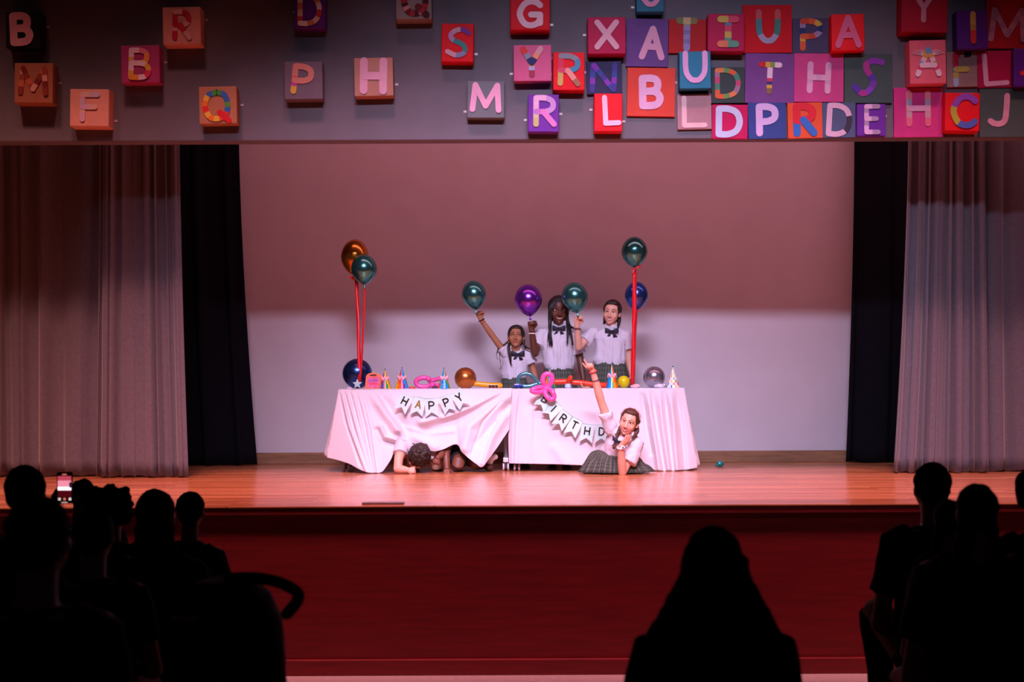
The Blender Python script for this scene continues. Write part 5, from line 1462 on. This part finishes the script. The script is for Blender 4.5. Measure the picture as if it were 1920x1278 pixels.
# right side
man_k = P(1640, 1150, 7.0)
audience((1746, 915), 68, 6.75, 'man with short hair in a black shirt, his knee turned to the left', 'short', shirt='#141216', sh_w=.2, knee=tuple(man_k))
audience((1776, 972), 52, 6.1, 'child with dark hair squeezed between the man and the long-haired spectator', 'long', sc=.75, sh_w=.12, hair_len=.2)
audience((1829, 960), 76, 5.45, 'spectator with long hair at lower right in front of the man', 'long', shirt='#30262e', sh_w=.2)
e, hc, H, ms = audience((1948, 925), 70, 6.4, 'spectator with glasses at the right edge of the picture', 'short', shirt='#4a3040', yaw=120)
m = MB(); g = P(1913, 893, 6.47)
m.tube([g + Vector((0.0, 0, .012)), g + Vector((.025, 0, .012)), g + Vector((.022, 0, -.018)), g + Vector((.006, 0, -.018)), g + Vector((0, 0, .012)), ], .0022, 8); m.tube([g + Vector((.025, 0, .01)), g + Vector((.10, -.02, .005))], .0022, 8)
obj('glasses', m, M('glasses_dark', '#1a1214', .4, var=.05), e)
# middle
audience((1335, 1062), 108, 4.6, 'spectator alone in the middle with long hair spreading over the shoulders', 'spread', hair='#08070a', sh_w=.21, hair_len=.5)

# phone filming the show
ph_c = P(121, 914, 7.0)
e = empty('smartphone', ph_c)
w2, h2 = 15 / F * 7.0, 29.5 / F * 7.0
m = MB(); m.box((ph_c.x - w2, 7.0, ph_c.z - h2), (ph_c.x + w2, 7.009, ph_c.z + h2)); obj('case', m, M('phone_black', '#08080a', .4, var=.02), e, False, bevel=.004)
scr = [('#c8485c', 2.0), ('#e88aa0', 2.6), ('#f8e0ea', 4.0), ('#d06060', 1.5), ('#70101c', 1.0), ('#f0e0d8', 2.0), ('#e8705c', 2.0), ('#30123c', .6)]
sm_ = [M('screen_%d' % i, c, .3, var=0, emit=s_ * .32) for i, (c, s_) in enumerate(scr)]
m = MB()
def sq(x0, y0, x1, y1, mi, dy=0):
    m.box((ph_c.x - w2 + 2 * w2 * x0, 6.9988 - dy, ph_c.z + h2 - 2 * h2 * y1), (ph_c.x - w2 + 2 * w2 * x1, 6.9995 - dy, ph_c.z + h2 - 2 * h2 * y0), mi)
sq(.08, .13, .92, .27, 0); sq(.08, .27, .92, .47, 1); sq(.08, .47, .92, .58, 2); sq(.08, .58, .92, .66, 4); sq(.08, .66, .92, .8, 4); sq(.36, .06, .64, .10, 6); sq(.8, .33, .92, .5, 7, .001)
for xx in (.1, .42, .76): sq(xx, .82, xx + .16, .9, 5 if xx != .42 else 6)
sq(.3, .955, .68, .975, 5)
obj('screen', m, sm_, e, False)
tag(e, 'lit smartphone held up to film the stage, at left', 'phone')
# the raised hand and arm under it belong to the spectator with smooth round hair
m = MB(); wr = P(104, 952, 7.035)
limb(m, [P(98, 1010, 6.52), P(108, 1045, 6.75), P(107, 1000, 6.9), wr], [.055, .045, .04, .028])
add_hand(m, wr, Vector((-.12, 0, 1)), Vector((1, .12, 0)), .13, 'relaxed', 1)
link('arm', remesh(m, .006, 2), sil_mat('cloth_#1a181c'.replace('#', ''), '#1a181c'), eph)

# ---------------------------------------------------------------- pushchair in the dark at lower left
dS = 4.9
e = empty('pushchair', (P(450, 1200, dS).x, dS, 0))
mat_st = M('pushchair_black', '#101012', .8, var=.1, spec=.2)
m = MB()
a = P(355, 1095, dS); b = P(545, 1120, dS); cz = a.z
cx = (a.x + b.x) / 2; hw = (b.x - a.x) / 2
m.loft([((cx, dS, .30), (hw * .8, 0, 0), (0, .2, 0)), ((cx, dS, .55), (hw * .98, 0, 0), (0, .24, 0)), ((cx - .02, dS, cz - .12), (hw * .98, 0, 0), (0, .22, 0)), ((cx - .04, dS, cz - .03), (hw * .85, 0, 0), (0, .18, 0)), ((cx - .05, dS, cz + .015), (hw * .6, 0, 0), (0, .12, 0))], 26)
link('seat_pod', remesh(m, .012, 3, wrinkle=.01, wscale=7), mat_st, e)
m = MB(); strand(m, [P(430, 1084, dS - .05), P(480, 1083, dS - .1), P(525, 1092, dS - .12), P(557, 1110, dS - .12), P(556, 1128, dS - .12), P(538, 1150, dS - .08)], .02, .02, 12); obj('handle', m, mat_st, e)
m = MB(); m.box((P(350, 1134, dS).x, dS - .245, P(350, 1141, dS).z), (P(402, 1134, dS).x, dS - .24, P(350, 1134, dS).z)); obj('trim_tag', m, M('pushchair_tag', '#b0a4a8', .5, var=.3, scale=60), e, False)
for x in (-1, 1):
    m = MB(); m.tube([(cx + x * hw * .75, dS - .05, .34), (cx + x * hw * .9, dS + .2, .09)], .013, 10); obj('frame_tube', m, mat_st, e)
    for y in (-.25, .25):
        m = MB(); X = cx + x * hw * .9
        m.loft([((X - .02, dS + y, .09), (0, .09, 0), (0, 0, .09)), ((X + .02, dS + y, .09), (0, .09, 0), (0, 0, .09))], 24); obj('wheel', m, mat_st, e, False, bevel=.006)
        m = MB(); m.tube([(X, dS + y, .09), (cx + x * hw * .6, dS, .36)], .011, 8); obj('frame_tube', m, mat_st, e)
tag(e, 'black pushchair with a curved padded handle beside the left spectators', 'pushchair')
